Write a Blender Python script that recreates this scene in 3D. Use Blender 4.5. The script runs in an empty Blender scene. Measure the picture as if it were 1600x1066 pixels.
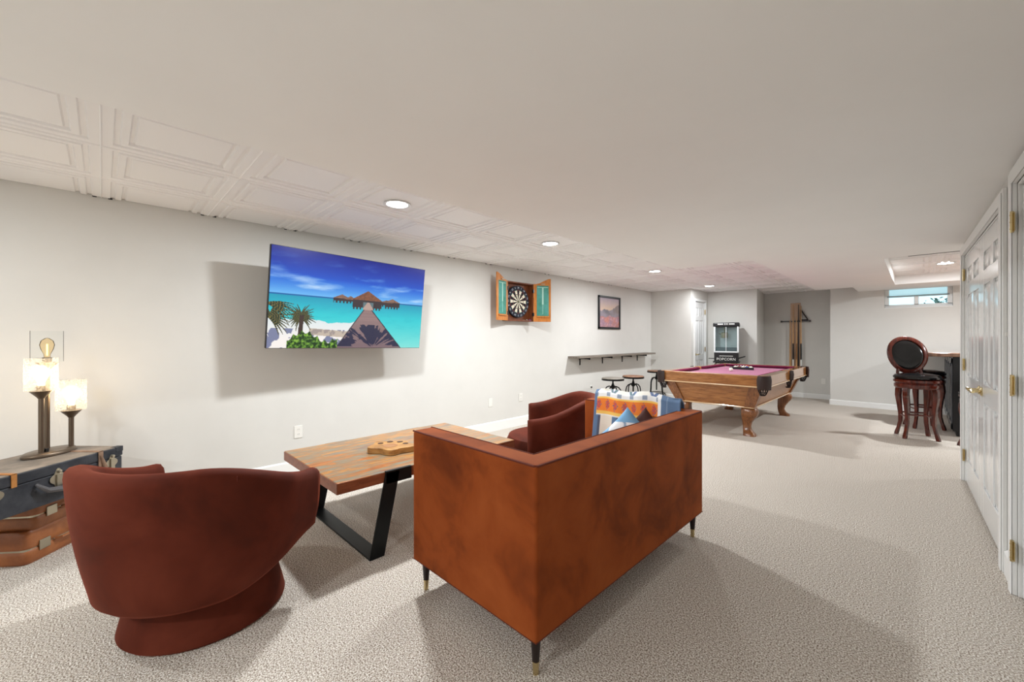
import bpy, bmesh, math, random
import numpy as np
from mathutils import Vector, Matrix, noise as mnoise
from math import sin, cos, pi, radians, sqrt
random.seed(7)
C = bpy.context.scene.collection
SC = bpy.context.scene
# ------------------------------------------------------------------ camera
cam_d = bpy.data.cameras.new('camera'); cam = bpy.data.objects.new('camera', cam_d); C.objects.link(cam)
cam.location = (0, 0, 1.26); cam.rotation_euler = (radians(90), 0, radians(44.9))
cam_d.sensor_width = 36; cam_d.lens = 638 / 1600 * 36; cam_d.shift_y = -4 / 1600
cam_d.clip_start = 0.02
SC.camera = cam
# ------------------------------------------------------------------ world, exposure
w = bpy.data.worlds.new('world'); SC.world = w; w.use_nodes = True
bg = w.node_tree.nodes['Background']; bg.inputs[0].default_value = (0.50, 0.80, 0.92, 1); bg.inputs[1].default_value = 1.5
SC.view_settings.view_transform = 'Standard'; SC.view_settings.look = 'None'
SC.view_settings.gamma = 1; SC.view_settings.exposure = 0.46
SC.view_settings.use_curve_mapping = False
DOWN_W = 34       # watts of one recessed ceiling light
LAMP_W = 3.6
# ------------------------------------------------------------------ colour helpers
def lin(c):
    return tuple(((x / 255) / 12.92 if x / 255 <= .04045 else ((x / 255 + .055) / 1.055) ** 2.4) for x in c)
def L4(c): return (*lin(c), 1)
MATS = {}
def mat(name, col, rough=.5, metal=0, var=None, scale=8, stretch=(1, 1, 1), bump=0, bscale=None, spec=.5,
        emit=None, es=0, sheen=0, stint=None, trans=0, ior=1.45, coat=0, dist=0, detail=4, attr=None, ramp=(.35, .65)):
    m = bpy.data.materials.new(name); m.use_nodes = True; nt = m.node_tree; N = nt.nodes; K = nt.links
    p = N['Principled BSDF']
    p.inputs['Base Color'].default_value = L4(col); p.inputs['Roughness'].default_value = rough
    p.inputs['Metallic'].default_value = metal; p.inputs['Specular IOR Level'].default_value = spec
    p.inputs['IOR'].default_value = ior
    if sheen:
        p.inputs['Sheen Weight'].default_value = sheen; p.inputs['Sheen Roughness'].default_value = .35
        p.inputs['Sheen Tint'].default_value = L4(stint or tuple(min(255, c * 1.5 + 30) for c in col))
    if trans: p.inputs['Transmission Weight'].default_value = trans
    if coat: p.inputs['Coat Weight'].default_value = coat; p.inputs['Coat Roughness'].default_value = .08
    if emit: p.inputs['Emission Color'].default_value = L4(emit); p.inputs['Emission Strength'].default_value = es
    if var or bump:
        tc = N.new('ShaderNodeTexCoord'); mp = N.new('ShaderNodeMapping'); mp.inputs['Scale'].default_value = stretch
        K.new(tc.outputs['Object'], mp.inputs[0])
    if var:
        n = N.new('ShaderNodeTexNoise'); n.inputs['Scale'].default_value = scale; n.inputs['Detail'].default_value = detail
        n.inputs['Distortion'].default_value = dist; n.inputs['Roughness'].default_value = .6
        K.new(mp.outputs[0], n.inputs['Vector'])
        r = N.new('ShaderNodeValToRGB'); cols = var if isinstance(var[0], (tuple, list)) else [var]
        cols = [col] + list(cols) if len(cols) == 1 else list(cols)
        e = r.color_ramp.elements; e[0].position = ramp[0]; e[0].color = L4(cols[0]); e[1].position = ramp[1]; e[1].color = L4(cols[-1])
        for i, cc in enumerate(cols[1:-1]):
            x = e.new(ramp[0] + (ramp[1] - ramp[0]) * (i + 1) / (len(cols) - 1)); x.color = L4(cc)
        K.new(n.outputs['Fac'], r.inputs[0]); K.new(r.outputs[0], p.inputs['Base Color'])
    if bump:
        n2 = N.new('ShaderNodeTexNoise'); n2.inputs['Scale'].default_value = bscale or scale; n2.inputs['Detail'].default_value = 3
        K.new(mp.outputs[0], n2.inputs['Vector'])
        b = N.new('ShaderNodeBump'); b.inputs['Strength'].default_value = bump; b.inputs['Distance'].default_value = .01
        K.new(n2.outputs['Fac'], b.inputs['Height']); K.new(b.outputs[0], p.inputs['Normal'])
    if attr:
        a = N.new('ShaderNodeAttribute'); a.attribute_name = 'Col'
        if attr == 'emit':
            K.new(a.outputs['Color'], p.inputs['Emission Color']); p.inputs['Base Color'].default_value = (.01, .01, .01, 1)
        else: K.new(a.outputs['Color'], p.inputs['Base Color'])
    MATS[name] = m
    return m
# ------------------------------------------------------------------ mesh builder
class B:
    def __init__(s): s.v = []; s.f = []; s.c = None
    def add(s, v, f, M=None):
        o = len(s.v)
        if M is not None: v = [tuple(M @ Vector(p)) for p in v]
        s.v += [tuple(p) for p in v]; s.f += [tuple(i + o for i in q) for q in f]; return s
    def box(s, x0, x1, y0, y1, z0, z1, M=None):
        v = [(x, y, z) for z in (z0, z1) for y in (y0, y1) for x in (x0, x1)]
        return s.add(v, [(0, 2, 3, 1), (4, 5, 7, 6), (0, 1, 5, 4), (2, 6, 7, 3), (0, 4, 6, 2), (1, 3, 7, 5)], M)
    def loft(s, secs, cap=True, closed=False, M=None):
        n = len(secs[0]); v = [p for q in secs for p in q]; f = []
        m = len(secs)
        for i in range(m if closed else m - 1):
            a = i * n; b = ((i + 1) % m) * n
            for j in range(n): f.append((a + j, a + (j + 1) % n, b + (j + 1) % n, b + j))
        if cap and not closed: f.append(tuple(range(n - 1, -1, -1))); f.append(tuple((m - 1) * n + j for j in range(n)))
        return s.add(v, f, M)
    def lathe(s, prof, n=32, M=None, cap=True):
        return s.loft([[(r * cos(2 * pi * k / n), r * sin(2 * pi * k / n), z) for k in range(n)] for r, z in prof], cap, M=M)
    def tube(s, pts, r, n=10, M=None, closed=False):
        pts = [Vector(p) for p in pts]; secs = []; m = len(pts); up = None
        for i, p in enumerate(pts):
            if closed: t = pts[(i + 1) % m] - pts[i - 1]
            else: t = pts[min(i + 1, m - 1)] - pts[max(i - 1, 0)]
            t.normalize()
            if up is None: up = t.orthogonal().normalized()
            else:
                up = up - up.dot(t) * t
                if up.length < 1e-6: up = t.orthogonal()
                up.normalize()
            q = t.cross(up); rr = r[i] if isinstance(r, (list, tuple)) else r
            secs.append([p + rr * (cos(2 * pi * k / n) * up + sin(2 * pi * k / n) * q) for k in range(n)])
        return s.loft(secs, True, closed, M)
    def prism(s, out, d0, d1, ax='z', M=None):
        g = {'z': lambda a, b, d: (a, b, d), 'x': lambda a, b, d: (d, a, b), 'y': lambda a, b, d: (a, d, b)}[ax]
        return s.loft([[g(a, b, d0) for a, b in out], [g(a, b, d1) for a, b in out]], M=M)
    def ball(s, c, r, n=16, sc=(1, 1, 1)):
        pr = [(max(1e-4, sin(pi * k / n)) , -cos(pi * k / n)) for k in range(n + 1)]
        return s.loft([[(c[0] + r * sc[0] * a * cos(2 * pi * j / (2 * n)), c[1] + r * sc[1] * a * sin(2 * pi * j / (2 * n)), c[2] + r * sc[2] * z) for j in range(2 * n)] for a, z in pr])
    def grid(s, fn, nu, nv, M=None, wrap=False):
        v = [fn(i / nu, j / nv) for j in range(nv + 1) for i in range(nu + 1)]
        f = [(j * (nu + 1) + i, j * (nu + 1) + i + 1, (j + 1) * (nu + 1) + i + 1, (j + 1) * (nu + 1) + i) for j in range(nv) for i in range(nu)]
        return s.add(v, f, M)
    def build(s, name, m, parent=None, bevel=0, seg=2, sub=0, solid=0, angle=35, cols=None, fix=True):
        me = bpy.data.meshes.new(name); me.from_pydata(s.v, [], s.f); me.update()
        if cols is not None:
            a = me.color_attributes.new('Col', 'FLOAT_COLOR', 'POINT'); arr = np.ones((len(s.v), 4), np.float32); arr[:, :3] = cols
            a.data.foreach_set('color', arr.ravel())
        bm = bmesh.new(); bm.from_mesh(me)
        if fix: bmesh.ops.recalc_face_normals(bm, faces=bm.faces)
        ca = cos(radians(angle))
        for e in bm.edges:
            if len(e.link_faces) == 2 and e.link_faces[0].normal.dot(e.link_faces[1].normal) < ca: e.smooth = False
        for f in bm.faces: f.smooth = True
        bm.to_mesh(me); bm.free()
        me.materials.append(m)
        o = bpy.data.objects.new(name, me); C.objects.link(o)
        if parent: o.parent = parent
        if solid: q = o.modifiers.new('s', 'SOLIDIFY'); q.thickness = solid; q.offset = 0
        if bevel:
            q = o.modifiers.new('b', 'BEVEL'); q.width = bevel; q.segments = seg; q.limit_method = 'ANGLE'; q.angle_limit = radians(40); q.harden_normals = True
        if sub: q = o.modifiers.new('u', 'SUBSURF'); q.levels = sub; q.render_levels = sub
        return o
def bx(name, m, dims, parent=None, bevel=0, M=None, seg=2): return B().box(*dims, M=M).build(name, m, parent, bevel, seg)
def tag(o, label=None, cat=None, group=None, kind=None):
    if label: o['label'] = label
    if cat: o['category'] = cat
    if group: o['group'] = group
    if kind: o['kind'] = kind
    return o
def thing(name, label, cat, loc=(0, 0, 0), rz=0, group=None):
    o = bpy.data.objects.new(name, None); C.objects.link(o); o.location = loc; o.rotation_euler = (0, 0, rz); o.empty_display_size = .1
    return tag(o, label, cat, group)
def copy_tree(o, parent=None):
    c = o.copy(); C.objects.link(c); c.parent = parent
    for k in list(o.children): copy_tree(k, c)
    return c
def S(o): o['kind'] = 'structure'; return o
def TR(x, y, z): return Matrix.Translation((x, y, z))
def RZ(a): return Matrix.Rotation(a, 4, 'Z')
def RX(a): return Matrix.Rotation(a, 4, 'X')
def RY(a): return Matrix.Rotation(a, 4, 'Y')
def text_into(b, body, size, M, depth=.001, width=None):
    cu = bpy.data.curves.new('t', 'FONT'); cu.body = body; cu.size = size; cu.align_x = 'CENTER'; cu.align_y = 'CENTER'; cu.extrude = depth; cu.resolution_u = 2
    o = bpy.data.objects.new('t', cu); C.objects.link(o)
    dg = bpy.context.evaluated_depsgraph_get(); me = bpy.data.meshes.new_from_object(o.evaluated_get(dg))
    vs = [v.co.copy() for v in me.vertices]
    if width:
        ww = max(v.x for v in vs) - min(v.x for v in vs); k = width / ww
        for v in vs: v.x *= k
    b.add(vs, [tuple(p.vertices) for p in me.polygons], M)
    bpy.data.objects.remove(o); bpy.data.meshes.remove(me); bpy.data.curves.remove(cu)
# ------------------------------------------------------------------ materials
M_wall = mat('wall_paint', (214, 212, 207), .75, var=((212, 210, 205), (216, 214, 209)), scale=2, bump=.04, bscale=180)
M_ceil = mat('ceiling_paint', (244, 243, 241), .85, var=((243, 242, 240), (245, 244, 242)), scale=2)
M_tile = mat('ceiling_tile', (243, 241, 240), .55, bump=.02, bscale=90)
M_white = mat('white_trim', (238, 238, 236), .35)
M_door = mat('door_paint', (236, 237, 237), .16, coat=.3)
M_carpet = mat('carpet', (206, 194, 180), .95, var=((126, 110, 94), (208, 197, 184), (250, 246, 240)), scale=165, bump=.8, bscale=170, spec=.1, ramp=(.36, .64), detail=2)
M_velvet = mat('rust_velvet', (140, 66, 27), .75, var=((90, 38, 13), (138, 65, 25), (156, 80, 36)), scale=3.2, sheen=.3, stint=(240, 136, 56), spec=.15, dist=.4, ramp=(.25, .75), bump=.15, bscale=6)
M_piping = mat('rust_piping', (96, 36, 16), .8)
M_vel2 = mat('brick_velvet', (86, 35, 21), .75, var=((56, 21, 11), (86, 34, 20), (104, 47, 31)), scale=2.6, sheen=.3, stint=(200, 96, 66), spec=.15, dist=.5, ramp=(.25, .75), bump=.12, bscale=5)
M_black = mat('black_metal', (24, 26, 27), .42, metal=.6)
M_blackp = mat('black_paint', (20, 20, 23), .35)
M_brass = mat('brass', (202, 184, 140), .25, metal=1)
M_bronze = mat('brushed_bronze', (112, 98, 84), .35, metal=.8)
M_chrome = mat('aged_nickel', (176, 168, 150), .35, metal=.9)
M_legwood = mat('espresso_wood', (32, 20, 18), .3)
M_table = None
def wood(name, cols, scale=3, stretch=(1, 12, 1), rough=.4, coat=0, ramp=(.25, .75), bump=.05):
    return mat(name, cols[0], rough, var=cols, scale=scale, stretch=stretch, dist=.7, detail=6, coat=coat, ramp=ramp, bump=bump, bscale=10)
M_oakx = wood('oak_grain_across', ((104, 60, 28), (158, 102, 54), (190, 132, 78)), 4, (1.5, 12, 14), .32, .3)
M_oaky = wood('oak_grain_along', ((122, 72, 34), (176, 116, 64), (204, 146, 90)), 4, (14, 1.5, 14), .15, 1)
M_oakz = wood('oak_leg', ((78, 44, 22), (128, 78, 42), (160, 106, 62)), 4, (12, 12, 2), .32, .3)
M_felt = mat('mauve_felt', (172, 112, 136), .95, var=((166, 106, 130), (178, 118, 142)), scale=40, sheen=.3, spec=.1)
M_cush = mat('cushion_felt', (100, 26, 56), .95, sheen=.3, spec=.1)
M_leather = mat('pocket_leather', (46, 28, 24), .5, bump=.1, bscale=60)
M_net = mat('pocket_cord', (34, 24, 24), .8)
M_cherry = mat('cherry_wood', (92, 34, 22), .22, var=((62, 20, 14), (104, 40, 26)), scale=6, stretch=(6, 6, 1), coat=.5)
M_bleather = mat('black_leather', (14, 14, 16), .16, bump=.05, bscale=60, coat=.2)
def glassmat(name, tint=(1, 1, 1), rough=0.0, mix=.25):
    m = bpy.data.materials.new(name); m.use_nodes = True; N = m.node_tree.nodes; K = m.node_tree.links
    N.remove(N['Principled BSDF'])
    g = N.new('ShaderNodeBsdfGlossy'); g.inputs['Roughness'].default_value = rough + .03
    t = N.new('ShaderNodeBsdfTransparent'); t.inputs[0].default_value = (*tint, 1)
    fr = N.new('ShaderNodeLayerWeight'); fr.inputs[0].default_value = mix
    x = N.new('ShaderNodeMixShader'); K.new(fr.outputs['Fresnel'], x.inputs[0]); K.new(t.outputs[0], x.inputs[1]); K.new(g.outputs[0], x.inputs[2])
    K.new(x.outputs[0], N['Material Output'].inputs[0]); return m
M_glass = glassmat('clear_glass', (.97, .98, .98), mix=.03)
def seededglass():
    m = bpy.data.materials.new('seeded_glass'); m.use_nodes = True; N = m.node_tree.nodes; K = m.node_tree.links
    N.remove(N['Principled BSDF'])
    tl = N.new('ShaderNodeBsdfTranslucent'); tl.inputs[0].default_value = (1, .96, .88, 1)
    gl = N.new('ShaderNodeBsdfGlossy'); gl.inputs['Roughness'].default_value = .2
    t = N.new('ShaderNodeBsdfTransparent')
    tc = N.new('ShaderNodeTexCoord'); no = N.new('ShaderNodeTexNoise'); no.inputs['Scale'].default_value = 90
    K.new(tc.outputs['Object'], no.inputs['Vector'])
    r = N.new('ShaderNodeMapRange'); r.inputs[1].default_value = .4; r.inputs[2].default_value = .65; r.inputs[3].default_value = .15; r.inputs[4].default_value = .42
    K.new(no.outputs['Fac'], r.inputs[0])
    a = N.new('ShaderNodeMixShader'); a.inputs[0].default_value = .3; K.new(tl.outputs[0], a.inputs[1]); K.new(gl.outputs[0], a.inputs[2])
    x = N.new('ShaderNodeMixShader'); K.new(r.outputs[0], x.inputs[0]); K.new(t.outputs[0], x.inputs[1]); K.new(a.outputs[0], x.inputs[2])
    K.new(x.outputs[0], N['Material Output'].inputs[0]); return m
M_seeded = seededglass()
M_lens = mat('light_lens', (255, 255, 255), .5, emit=(255, 252, 246), es=14)
M_bulb = mat('lit_bulb', (255, 240, 210), .5, emit=(255, 226, 170), es=6)
M_ivory = mat('ivory_plastic', (232, 230, 224), .4)
M_slot = mat('dark_slot', (40, 40, 40), .6)
def attrmat(name, rough=.8, emit=False, es=1, **k):
    return mat(name, (128, 128, 128), rough, attr='emit' if emit else 'base', es=es, emit=(0, 0, 0) if emit else None, **k)
# ------------------------------------------------------------------ room
ZT = 2.26; ZS = 2.12; XL = -4.1; YB = -3.2
S(bx('floor', M_carpet, (-4.3, 4.2, -3.4, 10.9, -.1, 0)))
S(bx('wall_left', M_wall, (-4.25, XL, -3.35, 8.5, 0, 2.45)))
S(bx('wall_back', M_wall, (-4.1, .6, -3.35, YB, 0, 2.45)))
b = B(); b.prism([(-4.1, 8.37), (-3.25, 8.37), (-3.25, 8.5), (-4.1, 8.5)], 0, 2.45)
S(b.build('wall_far_left', M_wall))
# wall holding the narrow closet door in the alcove
b = B().box(-3.4, -3.25, 8.5, 8.52, 0, 2.45).box(-3.4, -3.25, 9.16, 9.3, 0, 2.45).box(-3.4, -3.25, 8.52, 9.16, 2.06, 2.45)
S(b.build('wall_alcove_side', M_wall))
b = B().prism([(-3.4, 9.3), (-2.31, 9.3), (-2.47, 10.55), (-3.4, 10.55)], 0, 2.45)
S(b.build('wall_alcove_back', M_wall))
S(bx('wall_far_middle', M_wall, (-2.6, -1.0, 10.55, 10.7, 0, 2.45)))
b = B().box(-1.2, -.434, 9.82, 10.55, 0, 2.45).box(.395, 4.1, 9.82, 10.0, 0, 2.45).box(-.434, .395, 9.82, 10.0, 0, 1.80).box(-.434, .395, 9.82, 10.0, 2.16, 2.45)
S(b.build('wall_far_right', M_wall))
S(bx('wall_bar_side', M_wall, (4.0, 4.15, 5.3, 9.82, 0, 2.45)))
# the closet wall runs very slightly out of square
CW = TR(.343, 3.137, 0) @ RZ(radians(1.42))
b = B()
b.box(0, .14, -6.5, -.89, 0, 2.45, CW).box(0, .14, .02, .35, 0, 2.45, CW).box(0, .14, 2.26, 2.34, 0, 2.45, CW)
b.box(0, .14, .35, 2.26, 2.0, 2.45, CW).box(0, .14, -.89, .02, 2.03, 2.45, CW).box(.14, 3.8, 2.2, 2.34, 0, 2.45, CW)
b.box(.14, .8, -.95, .0, 0, 2.2, CW).box(.14, .8, .3, 2.2, 0, 2.2, CW)
S(b.build('wall_right', M_wall))
# drywall soffit: lower ceiling with two openings for the tile ceiling
b = B()
for q in [(-2.13, .6, -3.2, 5.03), (.6, 4.1, 5.03, 5.95), (-1.3, .6, 5.03, 5.95), (-1.3, -.27, 5.95, 8.93), (-.79, 4.1, 8.93, 9.9)]:
    b.box(q[0], q[1], q[2], q[3], ZS, 2.42)
S(b.build('ceiling', M_ceil))
prof = [(.305, -.006), (.3, 0), (.262, 0), (.256, .010), (.238, .010), (.232, .0), (.205, .0), (.198, .014), (.185, .014), (.178, .004)]
def tiles(x0, x1, y0, y1, ox, oy):
    T = .61; b = B()
    for i in range(math.floor((x0 - ox) / T), math.ceil((x1 - ox) / T)):
        for j in range(math.floor((y0 - oy) / T), math.ceil((y1 - oy) / T)):
            cx, cy = ox + (i + .5) * T, oy + (j + .5) * T
            b.loft([[(cx + sx * r, cy + sy * r, ZT + dz) for sx, sy in ((-1, -1), (1, -1), (1, 1), (-1, 1))] for r, dz in [(.305, .05)] + prof], cap=False)
            r = prof[-1][0]; z = ZT + prof[-1][1]
            b.add([(cx - r, cy - r, z), (cx + r, cy - r, z), (cx + r, cy + r, z), (cx - r, cy + r, z)], [(0, 1, 2, 3)])
    bm = bmesh.new(); me = bpy.data.meshes.new('t'); me.from_pydata(b.v, [], b.f); bm.from_mesh(me)
    for co, no in (((x0, 0, 0), (-1, 0, 0)), ((x1, 0, 0), (1, 0, 0)), ((0, y0, 0), (0, -1, 0)), ((0, y1, 0), (0, 1, 0))):
        bmesh.ops.bisect_plane(bm, geom=bm.verts[:] + bm.edges[:] + bm.faces[:], plane_co=co, plane_no=no, clear_outer=True)
    bm.verts.ensure_lookup_table(); bm.verts.index_update()
    b2 = B(); b2.add([tuple(v.co) for v in bm.verts], [tuple(v.index for v in f.verts) for f in bm.faces]); bm.free()
    return b2
def tile_ceiling(x0, x1, y0, y1, ox, oy):
    b = tiles(x0, x1, y0, y1, ox, oy); o = b.build('ceiling', M_tile, angle=12, fix=False); S(o)
    return o
tile_ceiling(XL + .004, -1.0, YB, 10.55, -4.22, -.005)
tile_ceiling(-.27, 4.0, 5.95, 8.93, -.45, 5.85)
S(bx('ceiling', M_ceil, (-4.25, 4.2, -3.35, 10.8, 2.42, 2.5)))
# dark slits where the cut tiles stop short of the left wall
b = B()
for k in range(-4, 13):
    y = -.005 + .61 * k
    for dy in (-.045, .035): b.box(-4.1, -4.094, y + dy, y + dy + .022, ZT - .006, ZT + .004)
b.box(-.08, .6, 5.935, 5.951, ZS - .003, ZS + .003)  # dark strip painting in the shaded gap along the soffit edge
S(b.build('dark_gap_strips', M_slot))
# baseboards
def base(name, pts, h=.1, t=.014, M=None):
    b = B()
    for (xa, ya), (xb, yb), (nx, ny) in pts:
        v = [(xa, ya, 0), (xb, yb, 0), (xb, yb, h), (xa, ya, h)]
        o = [(x + nx * t, y + ny * t, z if z == 0 else z - .012) for x, y, z in v]
        b.loft([v, o], M=M)
    return S(b.build(name, M_white))
base('baseboard_left', [((XL, -3.2), (XL, 8.37), (1, 0))], .13)
base('baseboard_back', [((XL, YB), (.45, YB), (0, 1))], .13)
base('baseboard_far_left', [((XL, 8.37), (-3.25, 8.37), (0, -1))])
base('baseboard_alcove', [((-3.25, 9.3), (-2.31, 9.3), (0, -1)), ((-2.31, 9.3), (-2.47, 10.55), (1, .1))])
base('baseboard_far_middle', [((-2.47, 10.55), (-1.2, 10.55), (0, -1))])
base('baseboard_far_right', [((-1.2, 9.82), (4.0, 9.82), (0, -1)), ((-1.2, 10.55), (-1.2, 9.82), (-1, 0))])
base('baseboard_right', [((0, -6.3), (0, -.98), (-1, 0)), ((0, .115), (0, .275), (-1, 0))], .13, M=CW)
# door casings
def casing(name, y0, y1, h, wd=.075, t=.018, M=None, x=0, sgn=-1):
    b = B()
    for (a, c, z0, z1) in ((y0 - wd, y0, 0, h + wd), (y1, y1 + wd, 0, h + wd), (y0, y1, h, h + wd)):
        b.box(min(x, x + sgn * t), max(x, x + sgn * t), a, c, z0, z1, M)
        inset = .02
        if z0 == 0: b.box(min(x + sgn * t, x + sgn * (t + .006)), max(x + sgn * t, x + sgn * (t + .006)), a + inset * (a < y0), c - inset * (a >= y1), 0, h + wd - inset, M)
        else: b.box(min(x + sgn * t, x + sgn * (t + .006)), max(x + sgn * t, x + sgn * (t + .006)), a, c, z0, z1 - inset, M)
    # jambs
    b.box(min(x, x - sgn * .1), max(x, x - sgn * .1), y0 - .001, y0 + .012, 0, h, M).box(min(x, x - sgn * .1), max(x, x - sgn * .1), y1 - .012, y1 + .001, 0, h, M)
    b.box(min(x, x - sgn * .1), max(x, x - sgn * .1), y0, y1, h - .012, h, M)
    return S(b.build(name, M_white, bevel=.003, seg=1))
casing('trim_2', .36, 2.25, 1.99, wd=.08, M=CW)
casing('trim_3', -.88, .02, 2.02, wd=.08, M=CW)
casing('trim_4', 8.55, 9.13, 2.03, wd=.05, t=.015, x=-3.25, sgn=1)
def six_panel(y0, y1, z0, z1, x, sgn, M=None, cols=2):
    """door leaf in the plane x, face towards sgn"""
    b = B(); t = .034
    def bb(d0, d1, a, c, e, f): b.box(min(x + sgn * d0, x + sgn * d1), max(x + sgn * d0, x + sgn * d1), a, c, e, f, M)
    bb(-t, -.010, y0, y1, z0, z1)
    W = y1 - y0; st = min(.115, W * .14); H = z1 - z0
    rails = [(0, .2), (.80, .93), (1.62, 1.72), (H - .115, H)]
    for a, c in rails: bb(-.010, 0, y0 + st, y1 - st, z0 + a, z0 + c)
    ys = [(y0, y0 + st), (y1 - st, y1)]
    for a, c in ys: bb(-.010, 0, a, c, z0, z1)
    cw = .9 * st; mid = (y0 + y1) / 2
    for i in range(3):
        e, f = z0 + rails[i][1], z0 + rails[i + 1][0]
        if cols == 2: bb(-.010, 0, mid - cw / 2, mid + cw / 2, e, f); pan = [(y0 + st, mid - cw / 2), (mid + cw / 2, y1 - st)]
        else: pan = [(y0 + st, y1 - st)]
        for a, c in pan:
            g = .035; xa, xb = x + sgn * -.010, x + sgn * -.002
            v0 = [(xa, a + .012, e + .012), (xa, c - .012, e + .012), (xa, c - .012, f - .012), (xa, a + .012, f - .012)]
            v1 = [(xb, a + g, e + g), (xb, c - g, e + g), (xb, c - g, f - g), (xb, a + g, f - g)]
            b.loft([v0, v1], M=M)
    return b
def hinge(parent, x, y, z, sgn, M=None):
    b = B().box(min(x, x + sgn * .003), max(x, x + sgn * .003), y - .016, y + .016, z - .045, z + .045, M)
    b.tube([(x + sgn * .008, y, z - .052), (x + sgn * .008, y, z + .052)], .007, 8, M)
    for k in (-1, 0, 1): b.tube([(x + sgn * .008, y, z + k * .034 - .002), (x + sgn * .008, y, z + k * .034 + .002)], .0085, 8, M)
    return b.build('hinge', M_brass, parent)
def lever(parent, x, y, z, sgn, dirn, M=None):
    b = B(); Q = (M or Matrix()) @ TR(x, y, z)
    b.lathe([(.001, 0), (.032, 0), (.032, .005), (.02, .012), (.012, .016), (.011, .045), (.014, .05), (.012, .06), (.001, .062)], 20, Q @ RY(sgn * pi / 2))
    b.tube([(sgn * .052, 0, 0), (sgn * .056, dirn * .03, .004), (sgn * .056, dirn * .07, -.002), (sgn * .052, dirn * .11, .003)], [.010, .011, .008, .009], 10, Q)
    return b.build('door_handle', M_brass, parent)
for n, (ya, yb, hy, ly, d) in enumerate(((.372, 1.302, .372, 1.245, -1), (1.308, 2.238, 2.238, 1.365, 1))):
    o = S(six_panel(ya, yb, .012, 1.975, .004, -1, CW).build('door_%d' % (n + 1), M_door, bevel=.002, seg=1))
    for z in (.23, 1.03, 1.82): hinge(o, 0.0, hy, z, -1, CW)
    lever(o, .004, ly, .885, -1, d, CW)
o = S(six_panel(-.868, .006, .012, 2.0, .012, -1, CW).build('door_3', M_door, bevel=.002, seg=1))
for z in (.22, 1.03, 1.83): hinge(o, -.012, .008, z, -1, CW)
o = S(six_panel(8.565, 9.115, .012, 2.015, -3.262, 1, None).build('door_4', M_door, bevel=.002, seg=1))
for z in (.23, 1.03, 1.82): hinge(o, -3.25, 9.118, z, 1)
lever(o, -3.262, 8.63, .93, 1, 1)
# window in the far wall
b = B().box(-.434, .395, 9.9, 9.96, 1.80, 1.855).box(-.434, .395, 9.9, 9.96, 2.12, 2.16).box(-.434, -.375, 9.9, 9.96, 1.84, 2.12).box(.335, .395, 9.9, 9.96, 1.84, 2.12)
b.box(-.06, .0, 9.9, 9.96, 1.84, 2.0)
o = S(b.build('window_1', M_white, bevel=.003, seg=1))
bx('window_rail', mat('grey_rail', (150, 168, 172), .5), (-.40, .36, 9.885, 9.94, 1.985, 2.01), o)
bx('pane', M_glass, (-.40, .36, 9.928, 9.932, 1.84, 1.985), o)
bx('glow_frosted_pane', mat('glow_frosted_pane', (210, 240, 248), .4, trans=.0, emit=(176, 226, 240), es=.45), (-.40, .36, 9.925, 9.935, 2.01, 2.12), o)  # emission puts the daylight glow into the upper pane
S(B().box(-.434, .395, 9.815, 9.9, 1.788, 1.80).build('trim_5', M_white))
S(bx('ground', mat('gravel', (190, 196, 196), .9, var=((90, 96, 90), (226, 230, 228)), scale=30, bump=.5), (-.9, 2.2, 10.02, 13.5, 1.68, 1.74)))
b = B()
for k in range(420):
    p = Vector((random.gauss(0, .16), random.gauss(0, .14), abs(random.gauss(0, .1)))); r = .02 + random.random() * .03
    a = Vector([random.uniform(-1, 1) for _ in range(3)]).normalized(); c = a.orthogonal().normalized()
    b.add([p + a * r, p + c * r * .5, p - a * r, p - c * r * .5], [(0, 1, 2, 3)])
sh = b.build('shrub', mat('grey_green_leaf', (96, 112, 96), .6)); sh.location = (.42, 11.2, 1.78)
tag(sh, 'low grey green shrub outside beyond the small basement window', 'shrub')
# ------------------------------------------------------------------ ceiling lights, seen ones and added fill
def add_light(parent, power, loc, size=.14, col=(.93, .975, 1.0), spread=180):
    l = bpy.data.lights.new('ceiling_or_fill_light', 'AREA'); l.shape = 'DISK'; l.size = size; l.energy = power; l.color = col; l.spread = radians(spread)
    o = bpy.data.objects.new('ceiling_or_fill_light', l); C.objects.link(o); o.location = loc; o.parent = parent; return o
LT = [(-2.75, 1.55, ZT, 'round recessed ceiling light nearest the television, largest in view', 1),
      (-2.75, 3.33, ZT, 'round recessed ceiling light above the dartboard cabinet', 1),
      (-2.78, 5.8, ZT, 'round recessed ceiling light in front of the framed picture', 1),
      (-2.82, 8.15, ZT, 'round recessed ceiling light at the far alcove by the narrow door', .42),
      (.25, 7.9, ZT, 'round recessed ceiling light above the bar counter', 1.1),
      (2.4, 7.9, ZT, None, 1.3), (-2.75, -.9, ZT, None, .3), (-2.75, -2.4, ZT, None, .5)]  # entries without a label are unseen lights added as fill
LT += [(-.85, -1.6, ZS, None, .8)]  # another unseen fill light, added behind the camera
for x, y, z, lab, k in LT:
    if lab:
        t = thing('ceiling_light', lab, 'ceiling light', (x, y, z), group='recessed ceiling lights')
        B().lathe([(.06, 0.004), (.08, .004), (.096, -.002), (.098, -.006), (.094, -.008), (.08, -.006), (.074, .0), (.06, .004)], 40, cap=False).build('trim_ring', M_white, t)
        B().lathe([(.001, -.003), (.074, -.003), (.076, .003), (.001, .003)], 40).build('lens', M_lens, t)
        add_light(t, DOWN_W * k, (0, 0, -.012))
    else:
        add_light(None, DOWN_W * k, (x, y, z - .012))
        S(B().lathe([(.001, -.003), (.074, -.003), (.094, -.008), (.098, -.004), (.09, .004), (.001, .004)], 32, TR(x, y, z)).build('fill_light_disc', M_lens))  # glowing disc added to go with the unseen fill light
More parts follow.
